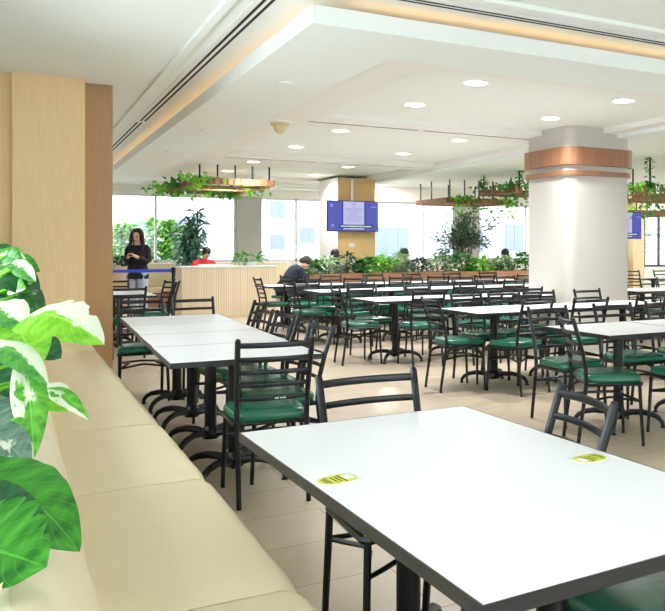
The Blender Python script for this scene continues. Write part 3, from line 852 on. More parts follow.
px_ = [4.75, 5.05, 5.42, 5.78, 6.15, 6.52, 6.93, 7.36, 7.82, 8.3, 8.82, 9.4, 10.0]
words13 = ['first', 'second', 'third', 'fourth', 'fifth', 'sixth', 'seventh', 'eighth', 'ninth', 'tenth', 'eleventh', 'twelfth', 'last']
for k, (x, (mt, nm)) in enumerate(zip(px_, kinds)):
    narrow = mt in ('f_pale', 'f_dark')
    bush('planter_plant', f'{nm} in the timber planter, {words13[k]} from its aisle end', 'plant', (x, 14.67, .81), (.19 if k < 6 else .27), .22, .30 + .05 * ((k * 7) % 3), 150 if narrow else 95,
         .15 if narrow else .18, .055 if narrow else .11, M[mt], 40 + k, 'plants in the timber planter')

# ------------------------------------------------------------------ trees in the room
def tree(name, label, loc, trunks, crown_c, crown_r, n, ln, wd, mat, seed):
    t = thing(name, label, 'tree', loc)
    q = random.Random(seed)
    for i in range(trunks):
        a = i / trunks * 2 * PI + .4
        tp = Vector(crown_c) + Vector((math.cos(a) * crown_r[0] * .5, math.sin(a) * crown_r[1] * .5, q.uniform(-.1, .2)))
        mid = Vector((math.cos(a) * .05, math.sin(a) * .05, crown_c[2] * .55))
        pts = [(0.02 * math.cos(a), .02 * math.sin(a), .38), mid, mid.lerp(tp, .5) + Vector((q.uniform(-.05, .05), 0, 0)), tp]
        MB().tube(pts, [.035, .03, .02, .008], 7).build('trunk', M['trunk'], t)
    m = MB()
    cl = [Vector(crown_c) + Vector((q.gauss(0, .45) * crown_r[0], q.gauss(0, .45) * crown_r[1], q.gauss(0, .42) * crown_r[2])) for _ in range(26)]
    for i in range(n):
        c = q.choice(cl); p = c + Vector((q.gauss(0, .2) * crown_r[0], q.gauss(0, .2) * crown_r[1], q.gauss(0, .2) * crown_r[2]))
        d_ = p - Vector(crown_c) + Vector((q.uniform(-.3, .3), q.uniform(-.3, .3), q.uniform(-.1, .5)))
        m.blade(p, d_, Vector((q.uniform(-1, 1), q.uniform(-1, 1), .8)), ln * q.uniform(.7, 1.3), wd)
    m.build('crown', mat, t, angle=80)
    MB().lathe([(.001, 0), (.17, 0), (.2, .04), (.24, .4), (.22, .4), (.20, .37), (.001, .37)], seg=20).build('pot', M['white_pot'], t)
    return t
tree('olive_tree', 'small grey-green olive tree behind the timber planter, in front of a grey pilaster', (8.75, 16.2, 0), 4, (0, 0, 1.60), (.56, .5, .42), 3000, .10, .03, M['f_olive'], 3)

dr = thing('dracaena', 'tall spiky dark green potted dracaena by the back window, left of the grey pilaster', 'potted plant', (3.38, 18.75, 0))
q = random.Random(11); m = MB()
canes = [(-.12, .0, 1.25), (.08, .06, 1.65), (.12, -.05, 2.15), (-.04, .05, 2.0), (.04, -.08, 1.45), (-.14, .05, 1.75)]
for cx, cy, ch in canes:
    for k in range(80):
        a = q.uniform(0, 2 * PI); zz = ch - q.random() * .75
        p = Vector((cx + math.cos(a) * .02, cy + math.sin(a) * .02, zz))
        m.blade(p, Vector((math.cos(a), math.sin(a), q.uniform(-.5, .9))), Vector((0, 0, 1)), q.uniform(.24, .36), .07, .5)
m.build('foliage', M['f_teal'], dr, angle=80)
for cx, cy, ch in canes:
    MB().tube([(cx * .3, cy * .3, .38), (cx, cy, ch * .7), (cx, cy, ch)], .018, 6).build('cane', M['trunk'], dr)
MB().lathe([(.001, 0), (.18, 0), (.2, .04), (.25, .42), (.23, .42), (.21, .39), (.001, .39)], seg=20).build('pot', M['white_pot'], dr)

pm = thing('potted_palm', 'light green palm behind the timber planter, right of the cork column', 'potted plant', (6.78, 15.86, 0))
m = MB(); q = random.Random(4)
for k in range(16):
    a = q.uniform(0, 2 * PI); e = q.uniform(.95, 1.35)
    pr = Vector((0, 0, .42)); L_ = q.uniform(1.0, 1.3); h = Vector((math.cos(a) * math.cos(e) * .75, math.sin(a) * math.cos(e) * .75, math.sin(e)))
    for j in range(3, 13):
        f_ = j / 12; p = pr + h * L_ * f_ + Vector((0, 0, -.28 * f_ * f_))
        for s in (-1, 1):
            sd = h.cross(Vector((0, 0, 1))).normalized() * s
            m.blade(p, sd + h * .6, Vector((0, 0, 1)), .22 * math.sin(PI * min(1, f_ * .95 + .05)) + .05, .035)
m.build('foliage', M['f_bright'], pm, angle=80)
MB().lathe([(.001, 0), (.16, 0), (.2, .42), (.18, .42), (.17, .39), (.001, .39)], seg=18).build('pot', M['white_pot'], pm)

pp = thing('tub_planter', 'round cream tub planter with a dark shrub, left of the standing woman', 'potted plant', (2.0, 18.6, 0))
MB().lathe([(.001, 0), (.27, 0), (.32, .05), (.34, .95), (.31, .95), (.30, .9), (.001, .9)], seg=24).build('tub', M['pot'], pp)
m = MB(); q = random.Random(8)
for k in range(170):
    a = q.uniform(0, 2 * PI); r_ = math.sqrt(q.random()) * .3
    m.blade(Vector((math.cos(a) * r_, math.sin(a) * r_, .92 + q.random() * .18)), Vector((math.cos(a), math.sin(a), q.uniform(0, 1))), Vector((0, 0, 1)), .16, .08)
m.build('foliage', M['f_dark'], pp, angle=80)

# green shrubs outside the left window
for k, (x, y, h, s, lab) in enumerate(((3.30, 22.5, 2.25, .55, 'bright green shrub outside the left window, behind the woman’s shoulder'.replace('’s', '')), (3.80, 22.3, 2.05, .55, 'bright green shrub outside, between the woman and the dracaena'),
                                       (2.53, 23.0, 2.1, .4, 'bright green shrub outside the window, near the oak column'))):
    t = thing('outdoor_shrub', lab, 'shrub', (x, y, -.1), 0, 'shrubs outside the left window')
    q = random.Random(60 + k); m = MB()
    for i in range(1100):
        a = q.uniform(0, 2 * PI); zz = q.random(); r_ = s * math.sqrt(q.random()) * (1.05 - .6 * zz)
        m.blade(Vector((math.cos(a) * r_, math.sin(a) * r_, .3 + zz * (h - .4))), Vector((math.cos(a), math.sin(a), q.uniform(-.3, .8))), Vector((q.uniform(-.6, .6), q.uniform(-.6, .6), 1)), q.uniform(.16, .28), .11)
    m.build('foliage', M['f_out'], t, angle=80)
    s_ = MB()
    for i in range(5):
        a = i * 1.3; s_.tube([(0.05 * math.cos(a), .05 * math.sin(a), 0), (math.cos(a) * s * .4, math.sin(a) * s * .4, h * .7)], .02, 5)
    s_.build('stem', M['trunk'], t)

# ------------------------------------------------------------------ hanging timber planters
def hanging(label, loc, lx, ly_, zt, rz=0, h=.12, rods=8, vines=3, seed=1, slats=False, planks=3, trail=.35, rod_vine=False):
    """loc: centre at the underside; zt: ceiling height above it"""
    t = thing('hanging_planter', label, 'hanging planter', loc, rz, 'timber planters hung from the ceiling')
    q = random.Random(seed)
    def side(a, b):
        a, b = Vector(a), Vector(b); d_ = b - a; L_ = d_.length; ang = math.atan2(d_.y, d_.x)
        m = MB()
        m.box((a + b) / 2 + Vector((0, 0, h * (.15 if slats else .5))), (L_, .03, h * (.3 if slats else 1.0)), ang)
        n = max(4, int(L_ / .11)); off = Vector((-math.sin(ang), math.cos(ang), 0)) * -.022
        for k in range(n + 1):
            m.box(a.lerp(b, k / n) + off + Vector((0, 0, h * .5)), (.035, .014, h * 1.02), ang)
        m.build('side_board', M['rack'], t, flat=True)
    x, y = lx / 2, ly_ / 2
    side((-x, -y, 0), (x, -y, 0)); side((x, -y, 0), (x, y, 0)); side((x, y, 0), (-x, y, 0)); side((-x, y, 0), (-x, -y, 0))
    for k in range(planks):
        yy = -y + ly_ * (k + 1) / (planks + 1)
        MB().box((0, yy, .03), (lx - .03, .10, .03)).build('plank', M['rack'], t, flat=True)
    pos = [(-x * .9, -y), (x * .9, -y), (-x * .9, y), (x * .9, y), (0, -y), (0, y), (-x, 0), (x, 0), (-x * .45, -y), (x * .45, -y)][:rods]
    for a, b in pos:
        MB().span((a - .013, b - .013, h * .6), (a + .013, b + .013, zt)).build('rod', M['black'], t, flat=True)
    for k in range(vines):
        m = MB()
        cx, cy = q.choice([(q.uniform(-x, x), -y), (q.uniform(-x, x), y), (-x, q.uniform(-y, y)), (x, q.uniform(-y, y)), (q.uniform(-x, x), -y)])
        for i in range(70):
            px, py = cx + q.gauss(0, .15), cy + q.gauss(0, .09)
            pz = h + q.uniform(-.05, .08) if q.random() < .5 else h - q.random() ** 1.6 * (trail + h)
            m.blade(Vector((px, py, pz)), Vector((q.uniform(-1, 1), q.uniform(-1, .4), q.uniform(-1, .4))), Vector((q.uniform(-1, 1), -1, .6)), q.uniform(.07, .13), .075)
        m.build('vine', M['f_bright'] if k % 2 == 0 else M['f_mid'], t, angle=80)
    if rod_vine:
        for a, b in pos[:3]:
            m = MB()
            for i in range(40):
                an = q.uniform(0, 2 * PI)
                m.blade(Vector((a + math.cos(an) * .03, b + math.sin(an) * .03, q.uniform(h, zt))), Vector((math.cos(an), math.sin(an), q.uniform(-.6, .6))), Vector((0, -.5, 1)), .10, .07)
            m.build('vine', M['f_mid'], t, angle=80)
    return t
hanging('timber planter frame with trailing vines hung over the counter at left', (3.45, 16.45, 2.46), 1.35, 2.9, ZP - 2.46 + .06, math.radians(0), .11, 10, 9, 21, planks=2, trail=.06)
hanging('timber planter frame hung above the olive tree', (9.65, 17.9, 2.40), 1.75, 1.6, ZC - 2.40, 0, .12, 10, 4, 22, planks=3)
hanging('vine-covered timber planter hung just left of the white column', (9.85, 15.2, 2.50), 1.6, 1.5, ZC - 2.50, 0, .14, 6, 9, 23, slats=True, rod_vine=True, trail=.2)
hanging('slatted timber planter with vines hung right of the white column', (10.9, 12.0, 2.26), 2.5, 1.8, ZC - 2.26, 0, .16, 6, 9, 24, slats=True, rod_vine=True)
hanging('far timber planter hung above the second TV by the windows', (14.6, 17.5, 2.20), 2.2, 1.6, ZC - 2.20, 0, .14, 6, 5, 25)

# ------------------------------------------------------------------ televisions
def tv(label, loc, zt, w=1.12, rz=0):
    t = thing('television', label, 'TV', loc, rz, 'ceiling-hung TVs')
    h = w * .575
    MB().box((0, .03, 0), (w, .05, h), bev=.006).build('bezel', M['bezel'], t)
    s = MB().box((0, .003, 0), (w - .03, .008, h - .03)).build('screen', M['tv_blue'], t, flat=True)
    def pic(name, cx, cz, sx, sz, mat, dy): MB().box((cx * w, -.0015 - dy, cz * h), (sx * w, .001, sz * h)).build(name, mat, s, flat=True)
    pic('dark_strip', -.205, .02, .02, .88, M['tv_dark'], 0); pic('dark_strip', .228, .02, .02, .88, M['tv_dark'], 0)
    pic('document', .01, .02, .41, .90, M['tv_doc'], .0002)
    m = MB(); q = random.Random(2)
    for k in range(9):
        L_ = q.uniform(.16, .34) if k not in (0,) else .08
        m.box(((.01) * w, -.0024, (.30 - k * .06) * h), (L_ * w, .001, .016 * h))
    m.build('document_lines', M['tv_doc_text'], s, flat=True)
    pic('emblem', .02, .39, .05, .055, M['tv_logo'], .0006)
    m = MB().lathe([(.028 * w, -.0005), (.028 * w, .0005)], seg=16)
    o = m.build('emblem', M['tv_logo'], s, loc=(-.42 * w, -.002, .33 * h)); o.rotation_euler.x = PI / 2
    pic('caption_bar', .06, -.33, .66, .11, M['tv_green'], .0008)
    m = MB(); x = -.245
    while x < .36:
        l = q.uniform(.008, .02); m.box(((x + l / 2) * w, -.0036, (-.33 + q.uniform(-.006, .006)) * h), (l * w, .001, q.uniform(.03, .055) * h)); x += l + .005
    m.build('caption_letters', M['tv_white'], s, flat=True)
    m = MB()
    for a in range(6):
        an = a / 6 * PI; m.box((0, 0, 0), (.07 * w, .001, .012 * h), rot=Matrix.Rotation(an, 4, 'Y'))
    m.build('star_emblem', M['tv_logo'], s, loc=(-.40 * w, -.003, -.31 * h), flat=True)
    m = MB(); x = .35
    for l in (.014, .02, .012, .03, .016): m.box(((x + l / 2) * w, -.0024, .31 * h), (l * w, .001, .04 * h)); x += l + .006
    m.build('corner_mark', M['tv_logo'], s, flat=True)
    MB().span((-.02, .045, 0), (.02, .085, zt)).build('ceiling_pole', M['metal_w'], t, flat=True)
    MB().box((0, .065, 0), (.3, .02, .2)).build('mount_plate', M['black'], t, flat=True)
    return t
tv('TV showing a document on blue, hung in front of the cork column', (6.13, 16.2, 1.995), ZP - 1.995 + .02)
tv('second TV hung at the right edge of the white column', (12.42, 15.0, 1.87), ZC - 1.87, 1.12, math.radians(4))
tag(MB().box((0, 0, 0), (.13, .012, .08), bev=.004).build('wall_socket', M['metal_w'], loc=(6.17, 16.396, 1.39)), 'small white socket plate on the cork column below the TV', 'socket')

# ------------------------------------------------------------------ counter, wall bench, stanchion
ct = thing('service_counter', 'reeded pale wood counter in front of the back windows', 'counter', (0, 0, 0))
KX0, KX1, KY0, KY1 = 2.72, 4.47, 16.0, 16.6
MB().span((KX0, KY0, 0), (KX1, KY1, .96)).build('body', M['bench_oak'], ct, flat=True)
m = MB(); n = 46
for k in range(n):
    x = KX0 + (KX1 - KX0) * (k + .5) / n
    m.span((x - .013, KY0 - .014, .05), (x + .013, KY0, .96))
m.build('reeded_front', M['reed'], ct, flat=True)
MB().span((KX0 - .02, KY0 - .02, .96), (KX1 + .02, KY1 + .02, .985)).build('countertop', M['metal_w'], ct, flat=True)
MB().span((KX0 - .02, KY0 - .016, 0), (KX1, KY0, .05)).build('kickboard', M['bench_oak'], ct, flat=True)
bush('counter_plant', 'small leafy plant in a white bowl on the wood counter', 'potted plant', (4.02, 16.35, 1.04), .28, .2, .16, 70, .17, .06, M['f_mid'], 91, up=.8)
tag(MB().lathe([(.001, 0), (.1, 0), (.16, .07), (.15, .07), (.09, .012), (.001, .012)], seg=18).build('plant_bowl', M['white_pot'], loc=(4.02, 16.35, .985)), 'shallow white bowl holding the counter plant', 'bowl')
tag(MB().span((0, 0, 0), (.6, .3, .02)).span((.02, .26, .02), (.58, .28, .035)).build('serving_tray', M['white_pot'], loc=(3.05, 16.1, .985)), 'flat white tray on the wood counter near the man in red', 'tray')

wb = thing('wall_bench', 'cream upholstered bench along the back wall under the windows', 'bench', (0, 0, 0))
for k, (a, b) in enumerate(((2.4, 3.5), (3.52, 4.62), (4.64, 5.76))):
    MB().span((a, 19.72, .46), (b, 19.97, .99), bev=.02).build('back_cushion', M['vinyl_cream'], wb)
    MB().span((a, 19.25, .34), (b, 19.72, .46), bev=.02).build('seat_cushion', M['vinyl_cream'], wb)
MB().span((2.4, 19.32, 0), (5.76, 19.96, .34)).build('base', M['planter'], wb, flat=True)

def stanchion(label, loc, belt=None):
    t = thing('queue_stanchion', label, 'barrier post', loc, 0, 'queue barrier posts')
    MB().lathe([(.001, 0), (.17, 0), (.17, .015), (.05, .03), (.03, .05)], seg=20).build('base', M['black'], t)
    MB().lathe([(.03, .04), (.03, .90)], seg=12).build('post', M['black'], t)
    MB().lathe([(.036, .88), (.04, .90), (.04, .97), (.03, .985), (.001, .985)], seg=12).build('head', M['black'], t)
    if belt:
        MB().span((-belt, -.004, .90), (-.035, .004, .955)).build('belt', M['belt'], t, flat=True)
    return t
stanchion('black barrier post with a blue belt, by the wood counter', (2.50, 15.55, 0), 1.62)
stanchion('black barrier post at the far end of the blue belt, behind the oak column', (.85, 15.55, 0))

# ------------------------------------------------------------------ people
def skin_body(name, V, Edges, root, mat, parent, sub=2):
    bm = bmesh.new(); lay = bm.verts.layers.skin.verify(); mp = {}
    for k, (p, r) in V.items():
        v = bm.verts.new(p); mp[k] = v
        r = r if hasattr(r, '__len__') else (r, r)
        v[lay].radius = r; v[lay].use_root = (k == root)
    for a, b in Edges: bm.edges.new((mp[a], mp[b]))
    me = bpy.data.meshes.new(name); bm.to_mesh(me); bm.free(); me.materials.append(mat)
    o = bpy.data.objects.new(name, me); COL.objects.link(o); o.parent = parent
    s = o.modifiers.new('skin', 'SKIN'); s.use_smooth_shade = True
    u = o.modifiers.new('sub', 'SUBSURF'); u.levels = sub; u.render_levels = sub
    return o

def hand(V, E, wrist, key, d, up, side, curl=.5):
    """palm, four fingers of unequal length and a side thumb"""
    d, up = Vector(d).normalized(), Vector(up).normalized(); sd = d.cross(up).normalized() * side
    w = Vector(V[wrist][0])
    V[key + 'p'] = (w + d * .055, (.030, .017)); E.append((wrist, key + 'p'))
    V[key + 'q'] = (w + d * .085, (.032, .015)); E.append((key + 'p', key + 'q'))
    for k, (o_, L_) in enumerate(((.030, .068), (.010, .078), (-.010, .073), (-.028, .056))):
        a = w + d * .095 + sd * o_
        dd = (d - up * curl * .6).normalized(); de = (d * .5 - up * curl).normalized()
        V[f'{key}{k}a'] = (a + dd * L_ * .15, .0085); V[f'{key}{k}b'] = (a + dd * L_ * .55, .008); V[f'{key}{k}c'] = (a + dd * L_ * .55 + de * L_ * .45, .0065)
        E += [(key + 'q', f'{key}{k}a'), (f'{key}{k}a', f'{key}{k}b'), (f'{key}{k}b', f'{key}{k}c')]
    V[key + 't1'] = (w + d * .045 + sd * .040, .011); V[key + 't2'] = (w + d * .075 + sd * .052 - up * .012, .0085)
    E += [(key + 'p', key + 't1'), (key + 't1', key + 't2')]

def head_parts(t, hc, fwd, up, s=1.0):
    """eyes, brows, mouth, ears and nose on a head centred at hc"""
    fwd, up = Vector(fwd).normalized(), Vector(up).normalized(); sd = fwd.cross(up).normalized()
    up = sd.cross(fwd)
    m = MB()
    for k in (-1, 1): m.ball(hc + fwd * .083 * s + sd * .030 * k + up * .0, (.012, .008, .008), 8)
    m.build('eyes', M['eye'], t)
    m = MB()
    for k in (-1, 1): m.tube([hc + fwd * .086 + sd * k * .015 + up * .022, hc + fwd * .082 + sd * k * .045 + up * .022], .004, 6)
    m.build('eyebrows', M['hair'], t)
    MB().tube([hc + fwd * .083 - sd * .022 - up * .062, hc + fwd * .089 - up * .063, hc + fwd * .083 + sd * .022 - up * .062], .006, 6).build('mouth', M['lip'], t)

# standing woman looking at her phone
wp = Vector((1.95, 15.85, 0)); face = math.atan2(-wp.y, -wp.x) - PI / 2
wm = thing('person', 'woman with long black hair, black jacket and pale jeans looking at a phone', 'person', wp, face - .42)
V = {'pel': ((0, 0, .93), (.13, .10)), 'wai': ((0, 0, 1.06), (.105, .08)), 'che': ((0, .0, 1.24), (.13, .09)), 'nb': ((0, -.005, 1.37), (.06, .055)), 'nk': ((0, .005, 1.43), (.045, .045)),
     'jaw': ((0, .03, 1.49), (.055, .065)), 'hm': ((0, .02, 1.555), (.072, .088)), 'ht': ((0, .0, 1.635), (.055, .07)), 'nose': ((0, .115, 1.525), .010)}
E = [('pel', 'wai'), ('wai', 'che'), ('che', 'nb'), ('nb', 'nk'), ('nk', 'jaw'), ('jaw', 'hm'), ('hm', 'ht'), ('hm', 'nose')]
for s, k in ((-1, 'l'), (1, 'r')):
    V[k + 'sh'] = ((s * .150, 0, 1.345), .048); V[k + 'el'] = ((s * .185, .0, 1.10), .038); V[k + 'wr'] = ((s * .075, .215, 1.175), (.027, .022))
    V[k + 'hi'] = ((s * .085, 0, .88), .085); V[k + 'kn'] = ((s * .095, .02, .50), .056); V[k + 'an'] = ((s * .10, -.01, .09), .036); V[k + 'to'] = ((s * .11, .13, .035), (.036, .028))
    E += [('che', k + 'sh'), (k + 'sh', k + 'el'), (k + 'el', k + 'wr'), ('pel', k + 'hi'), (k + 'hi', k + 'kn'), (k + 'kn', k + 'an'), (k + 'an', k + 'to')]
    hand(V, E, k + 'wr', k + 'h', (-s * .55, .5, .45), (0, -.6, .8), -s if s > 0 else -s, .7)
skin_body('body', V, E, 'pel', M['skin'], wm)
j = MB().loft([((0, 0, .78), .19, .135), ((0, 0, .83), .192, .14), ((0, 0, .95), .18, .138), ((0, 0, 1.06), .155, .122), ((0, 0, 1.20), .168, .13), ((0, 0, 1.29), .175, .12), ((0, 0, 1.345), .145, .10), ((0, -.02, 1.385), .105, .07)], 20)
for s in (-1, 1):
    j.tube([(s * .09, 0, 1.352), (s * .145, -.002, 1.338), (s * .172, -.005, 1.29), (s * .185, -.008, 1.20), (s * .192, -.005, 1.11), (s * .175, .05, 1.085), (s * .14, .13, 1.13), (s * .10, .185, 1.16)], [.045, .058, .060, .056, .054, .052, .048, .043], 10)
j.tube([(0, .138, .76), (0, .143, .95), (0, .132, 1.1), (0, .14, 1.22), (.0, .118, 1.34)], .007, 6)
j.build('jacket', M['jacket'], wm, angle=60)
g = MB()
for s in (-1, 1):
    g.loft([((s * .09, 0, .92), .10, .115), ((s * .092, .005, .70), .088, .10), ((s * .096, .02, .50), .075, .082), ((s * .10, .0, .25), .068, .075), ((s * .10, -.01, .10), .064, .075)], 14)
g.build('jeans', M['jeans'], wm, angle=60)
for s in (-1, 1):
    MB().loft([((s * .105, .05, 0), .05, .135), ((s * .105, .05, .03), .052, .137), ((s * .105, .04, .07), .045, .11), ((s * .103, 0, .11), .042, .06)], 14).build('shoe', M['shoe'], wm)
h = MB().loft([((0, -.055, 1.27), .10, .035), ((0, -.06, 1.34), .115, .05), ((0, -.05, 1.42), .105, .06), ((0, -.03, 1.50), .10, .075), ((0, -.02, 1.57), .10, .09), ((0, -.012, 1.63), .09, .088), ((0, -.008, 1.675), .055, .055), ((0, -.008, 1.688), .015, .015)], 16)
for s in (-1, 1):
    h.tube([(s * .015, .045, 1.672), (s * .075, .045, 1.63), (s * .100, .03, 1.54), (s * .108, .03, 1.44), (s * .112, .055, 1.36), (s * .112, .075, 1.29)], [.020, .028, .028, .032, .034, .014], 8)
h.build('hair', M['hair'], wm, angle=60)
head_parts(wm, Vector((0, .028, 1.54)), (0, 1, -.25), (0, .25, 1))
ph = MB().box((0, 0, 0), (.072, .009, .15), bev=.004)
tag(ph.build('mobile_phone', M['bezel'], loc=wm.matrix_basis @ Vector((0, .315, 1.245))), 'dark phone held in both hands by the standing woman', 'phone').rotation_euler = (-.7, 0, face - .42)

def sitter(label, loc, ang, shirt, hair, lean=.1, seat=.46, style='short', head_down=.2, sleeves=True):
    """seated figure: pelvis on the seat, feet on the floor, forearms forward"""
    t = thing('person', label, 'person', loc, ang)
    c, s_ = math.cos(lean), math.sin(lean)
    def up(h, f=0.0): return Vector((0, h * s_ + f * c, seat + .09 + h * c - f * s_))
    V = {'pel': (up(0), (.14, .11)), 'wai': (up(.16), (.125, .09)), 'che': (up(.34), (.145, .10)), 'nb': (up(.47), (.06, .055)), 'nk': (up(.53, .01), .047)}
    hc = up(.53, .01) + Vector((0, .03 + .09 * math.sin(lean + head_down), .12 * math.cos(lean + head_down)))
    fw = Vector((0, math.cos(lean + head_down), -math.sin(lean + head_down))); hu = Vector((0, math.sin(lean + head_down), math.cos(lean + head_down)))
    V['jaw'] = (hc - hu * .06 + fw * .02, (.058, .066)); V['hm'] = (hc, (.074, .09)); V['ht'] = (hc + hu * .085 - fw * .01, (.058, .07)); V['nose'] = (hc + fw * .105 - hu * .025, .011)
    E = [('pel', 'wai'), ('wai', 'che'), ('che', 'nb'), ('nb', 'nk'), ('nk', 'jaw'), ('jaw', 'hm'), ('hm', 'ht'), ('hm', 'nose')]
    for sg, k in ((-1, 'l'), (1, 'r')):
        shp = up(.43) + Vector((sg * .185, 0, 0)); el = shp + Vector((sg * .05, .10, -.25)); wr = el + Vector((-sg * .10, .22, .03))
        V[k + 'sh'] = (shp, .055); V[k + 'el'] = (el, .042); V[k + 'wr'] = (wr, (.028, .024))
        V[k + 'hi'] = (up(-.02) + Vector((sg * .09, .05, -.01)), .085); V[k + 'kn'] = (Vector((sg * .11, .44, seat + .03)), .06); V[k + 'an'] = (Vector((sg * .11, .42, .09)), .038); V[k + 'to'] = (Vector((sg * .12, .56, .035)), (.038, .03))
        E += [('che', k + 'sh'), (k + 'sh', k + 'el'), (k + 'el', k + 'wr'), ('pel', k + 'hi'), (k + 'hi', k + 'kn'), (k + 'kn', k + 'an'), (k + 'an', k + 'to')]
        hand(V, E, k + 'wr', k + 'h', (-sg * .3, .9, -.1), (0, 0, 1), -sg, .5)
    skin_body('body', V, E, 'pel', M['skin'], t)
    m = MB()
    ax = Matrix.Rotation(-lean, 4, 'X')
    rings = []
    for h, rx, ry in ((-.06, .19, .15), (.05, .185, .145), (.18, .165, .125), (.32, .195, .13), (.42, .20, .12), (.47, .16, .095), (.50, .08, .07), (.515, .07, .065)):
        rings.append([up(h) + Vector((rx * math.cos(k / 18 * 2 * PI), 0, 0)) + Vector((0, c, -s_)) * (ry * math.sin(k / 18 * 2 * PI)) for k in range(18)])
    m.rings(rings)
    for sg, k in ((-1, 'l'), (1, 'r')):
        a, b, d_ = Vector(V[k + 'sh'][0]), Vector(V[k + 'el'][0]), Vector(V[k + 'wr'][0])
        m.tube([a + Vector((-sg * .06, 0, .01)), a, a.lerp(b, .5), b, b.lerp(d_, .45), b.lerp(d_, .9)], [.06, .07, .064, .058, .052, .044], 10)
    m.build('shirt', shirt, t, angle=60)
    m = MB()
    for sg, k in ((-1, 'l'), (1, 'r')):
        a, b, d_ = Vector(V[k + 'hi'][0]), Vector(V[k + 'kn'][0]), Vector(V[k + 'an'][0])
        m.tube([a + Vector((0, -.1, .02)), a, a.lerp(b, .5), b + Vector((0, -.03, .01)), b + Vector((0, .02, -.05)), b.lerp(d_, .5), d_], [.09, .105, .09, .075, .074, .062, .056], 10)
    m.build('trousers', M['trousers'], t, angle=60)
    for sg in (-1, 1):
        MB().loft([((sg * .115, .49, 0), .048, .13), ((sg * .115, .49, .03), .05, .132), ((sg * .115, .48, .07), .043, .1), ((sg * .112, .43, .11), .04, .055)], 12).build('shoe', M['edge'], t)
    m = MB(); sd = Vector((1, 0, 0))
    rot = Matrix((sd, fw, hu)).transposed()
    if style == 'short':
        m.ball(hc + hu * .035 - fw * .018, (.084, .098, .088), 14, rot)
        m.ball(hc - fw * .045 - hu * .01, (.08, .07, .08), 12, rot)
    else:
        m.ball(hc + hu * .03 - fw * .02, (.092, .102, .095), 14, rot)
        m.ball(hc - fw * .055 - hu * .09, (.09, .06, .15), 12, rot)
    m.build('hair', hair, t, angle=70)
    head_parts(t, hc - hu * .01 + fw * .006, fw, hu)
    return t
def stool(label, loc, z):
    t = thing('stool', label, 'stool', loc, 0, 'round stools')
    MB().lathe([(.001, z - .05), (.17, z - .05), (.18, z - .03), (.17, z - .006), (.1, z), (.001, z)], seg=20).build('seat', M['green'], t)
    MB().lathe([(.025, .03), (.025, z - .05)], seg=10).build('pole', M['black'], t)
    MB().lathe([(.001, 0), (.2, 0), (.2, .015), (.03, .035), (.001, .035)], seg=20).build('base', M['black'], t)
red = sitter('man in a red shirt sitting behind the wood counter, head bowed', (3.30, 17.25, 0), PI + .35, M['red'], M['hair'], .20, .52, 'short', .40)
MB().box((-.02, .30, .86), (.10, .02, .16), bev=.008).build('white_front', M['shoe'], red)
MB().box((.14, .13, .94), (.12, .02, .12), rz=.2, bev=.01).build('blue_patch', M['blue_cloth'], red)
stool('round stool under the man in red behind the counter', (3.30, 17.28, 0), .52)
sitter('person in a dark navy top hunched over at the end of the timber planter', (4.12, 14.35, 0), -PI / 2 + .1, M['navy'], M['grey_hair'], .62, .50, 'short', .45)
stool('round stool under the hunched person at the planter end', (4.10, 14.35, 0), .50)
sitter('black-haired person seated behind the planter, under the right edge of the TV', (6.86, 15.22, 0), .15, M['tee'], M['hair'], -.02, .47, 'short', .0)
sitter('person with black hair barely showing over the planter beside the cork column', (5.42, 15.22, 0), .1, M['tee'], M['hair'], .06, .46, 'short', .12)
sitter('dark-haired person seated behind the planter, right of the olive tree', (9.3, 15.22, 0), .2, M['navy'], M['hair'], .05, .46, 'long', .1)

# ------------------------------------------------------------------ outdoors
struct(MB().span((-30, Y1 + .3, -.3), (90, 75, -.1)).build('ground', M['paving'], flat=True))
ab = tag(thing('apartment_building', 'overexposed white building across the street with pale blue windows', 'building', (0, 0, 0)), 'white building seen through the back windows, with pale blue panes', 'building')
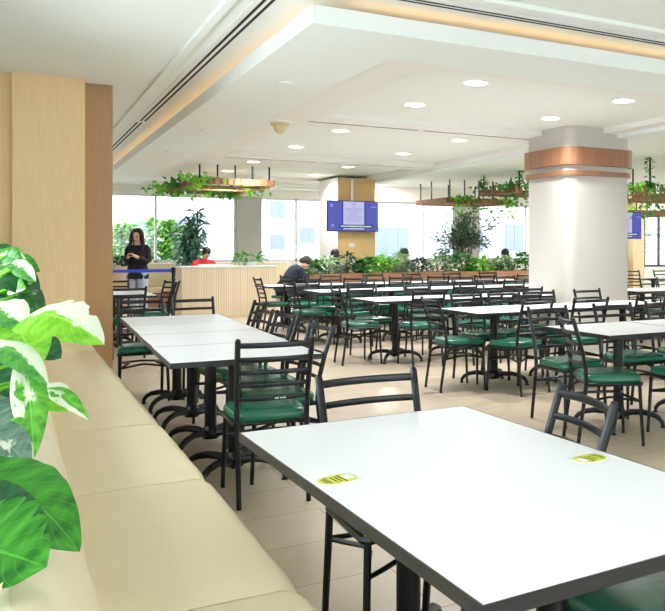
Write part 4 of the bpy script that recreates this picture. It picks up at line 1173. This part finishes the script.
# wall face lies along the room's cross direction
MB().span((-20, 38, -.3), (70, 44, 9)).build('wall', M['facade'], ab, flat=True)
def fwin(x0, x1, z0, z1, nx=2):
    f = MB().span((x0 - .08, 37.93, z0 - .08), (x1 + .08, 38.02, z1 + .08)).build('window', M['facade_frame'], ab, flat=True)
    m = MB()
    for k in range(nx):
        a = x0 + (x1 - x0) * k / nx + .03; b = x0 + (x1 - x0) * (k + 1) / nx - .03
        m.span((a, 37.9, z0), (b, 37.94, z1))
    m.build('pane', M['facade_pane'], f, flat=True)
for a in ((4.7, 5.3, 2.1, 2.55, 1), (5.9, 7.1, 2.05, 2.6, 2), (10.3, 11.0, 2.75, 3.5, 2), (10.3, 11.0, 1.3, 1.95, 2), (11.7, 12.4, 1.6, 2.3, 2), (11.7, 12.4, .2, .8, 2),
          (15.4, 17.3, .9, 2.35, 3), (13.9, 14.6, 1.4, 2.6, 1), (20.5, 21.6, 1.2, 2.6, 2), (23.0, 24.2, 1.2, 2.6, 2), (27.5, 29, 1.0, 2.8, 3), (31.5, 33.5, 1.0, 3.0, 3), (36, 38, 1, 3, 3)):
    fwin(*a)

# ------------------------------------------------------------------ light, camera
w_ = bpy.data.worlds.new('sky'); SC.world = w_; w_.use_nodes = True
bg = w_.node_tree.nodes['Background']; bg.inputs[0].default_value = (.89, .95, 1, 1); bg.inputs[1].default_value = 4.6

cam = bpy.data.cameras.new('camera'); co = bpy.data.objects.new('camera', cam); COL.objects.link(co)
cam.sensor_width = 36; cam.lens = F_PX / 665 * 36
cam.shift_x = (332.5 - CU) / 665; cam.shift_y = (CV - 305.5) / 665
co.location = (0, 0, CAM_H); co.rotation_euler = (PI / 2, 0, -YAW)
cam.clip_start = .02; cam.clip_end = 300
SC.camera = co
SC.view_settings.view_transform = 'Standard'; SC.view_settings.look = 'None'
SC.view_settings.gamma = 1; SC.view_settings.use_curve_mapping = False
SC.view_settings.exposure = 1.08
SC.cycles.use_denoising = True
SC.cycles.max_bounces = 8; SC.cycles.diffuse_bounces = 5; SC.cycles.transparent_max_bounces = 12
SC.cycles.sample_clamp_indirect = 6
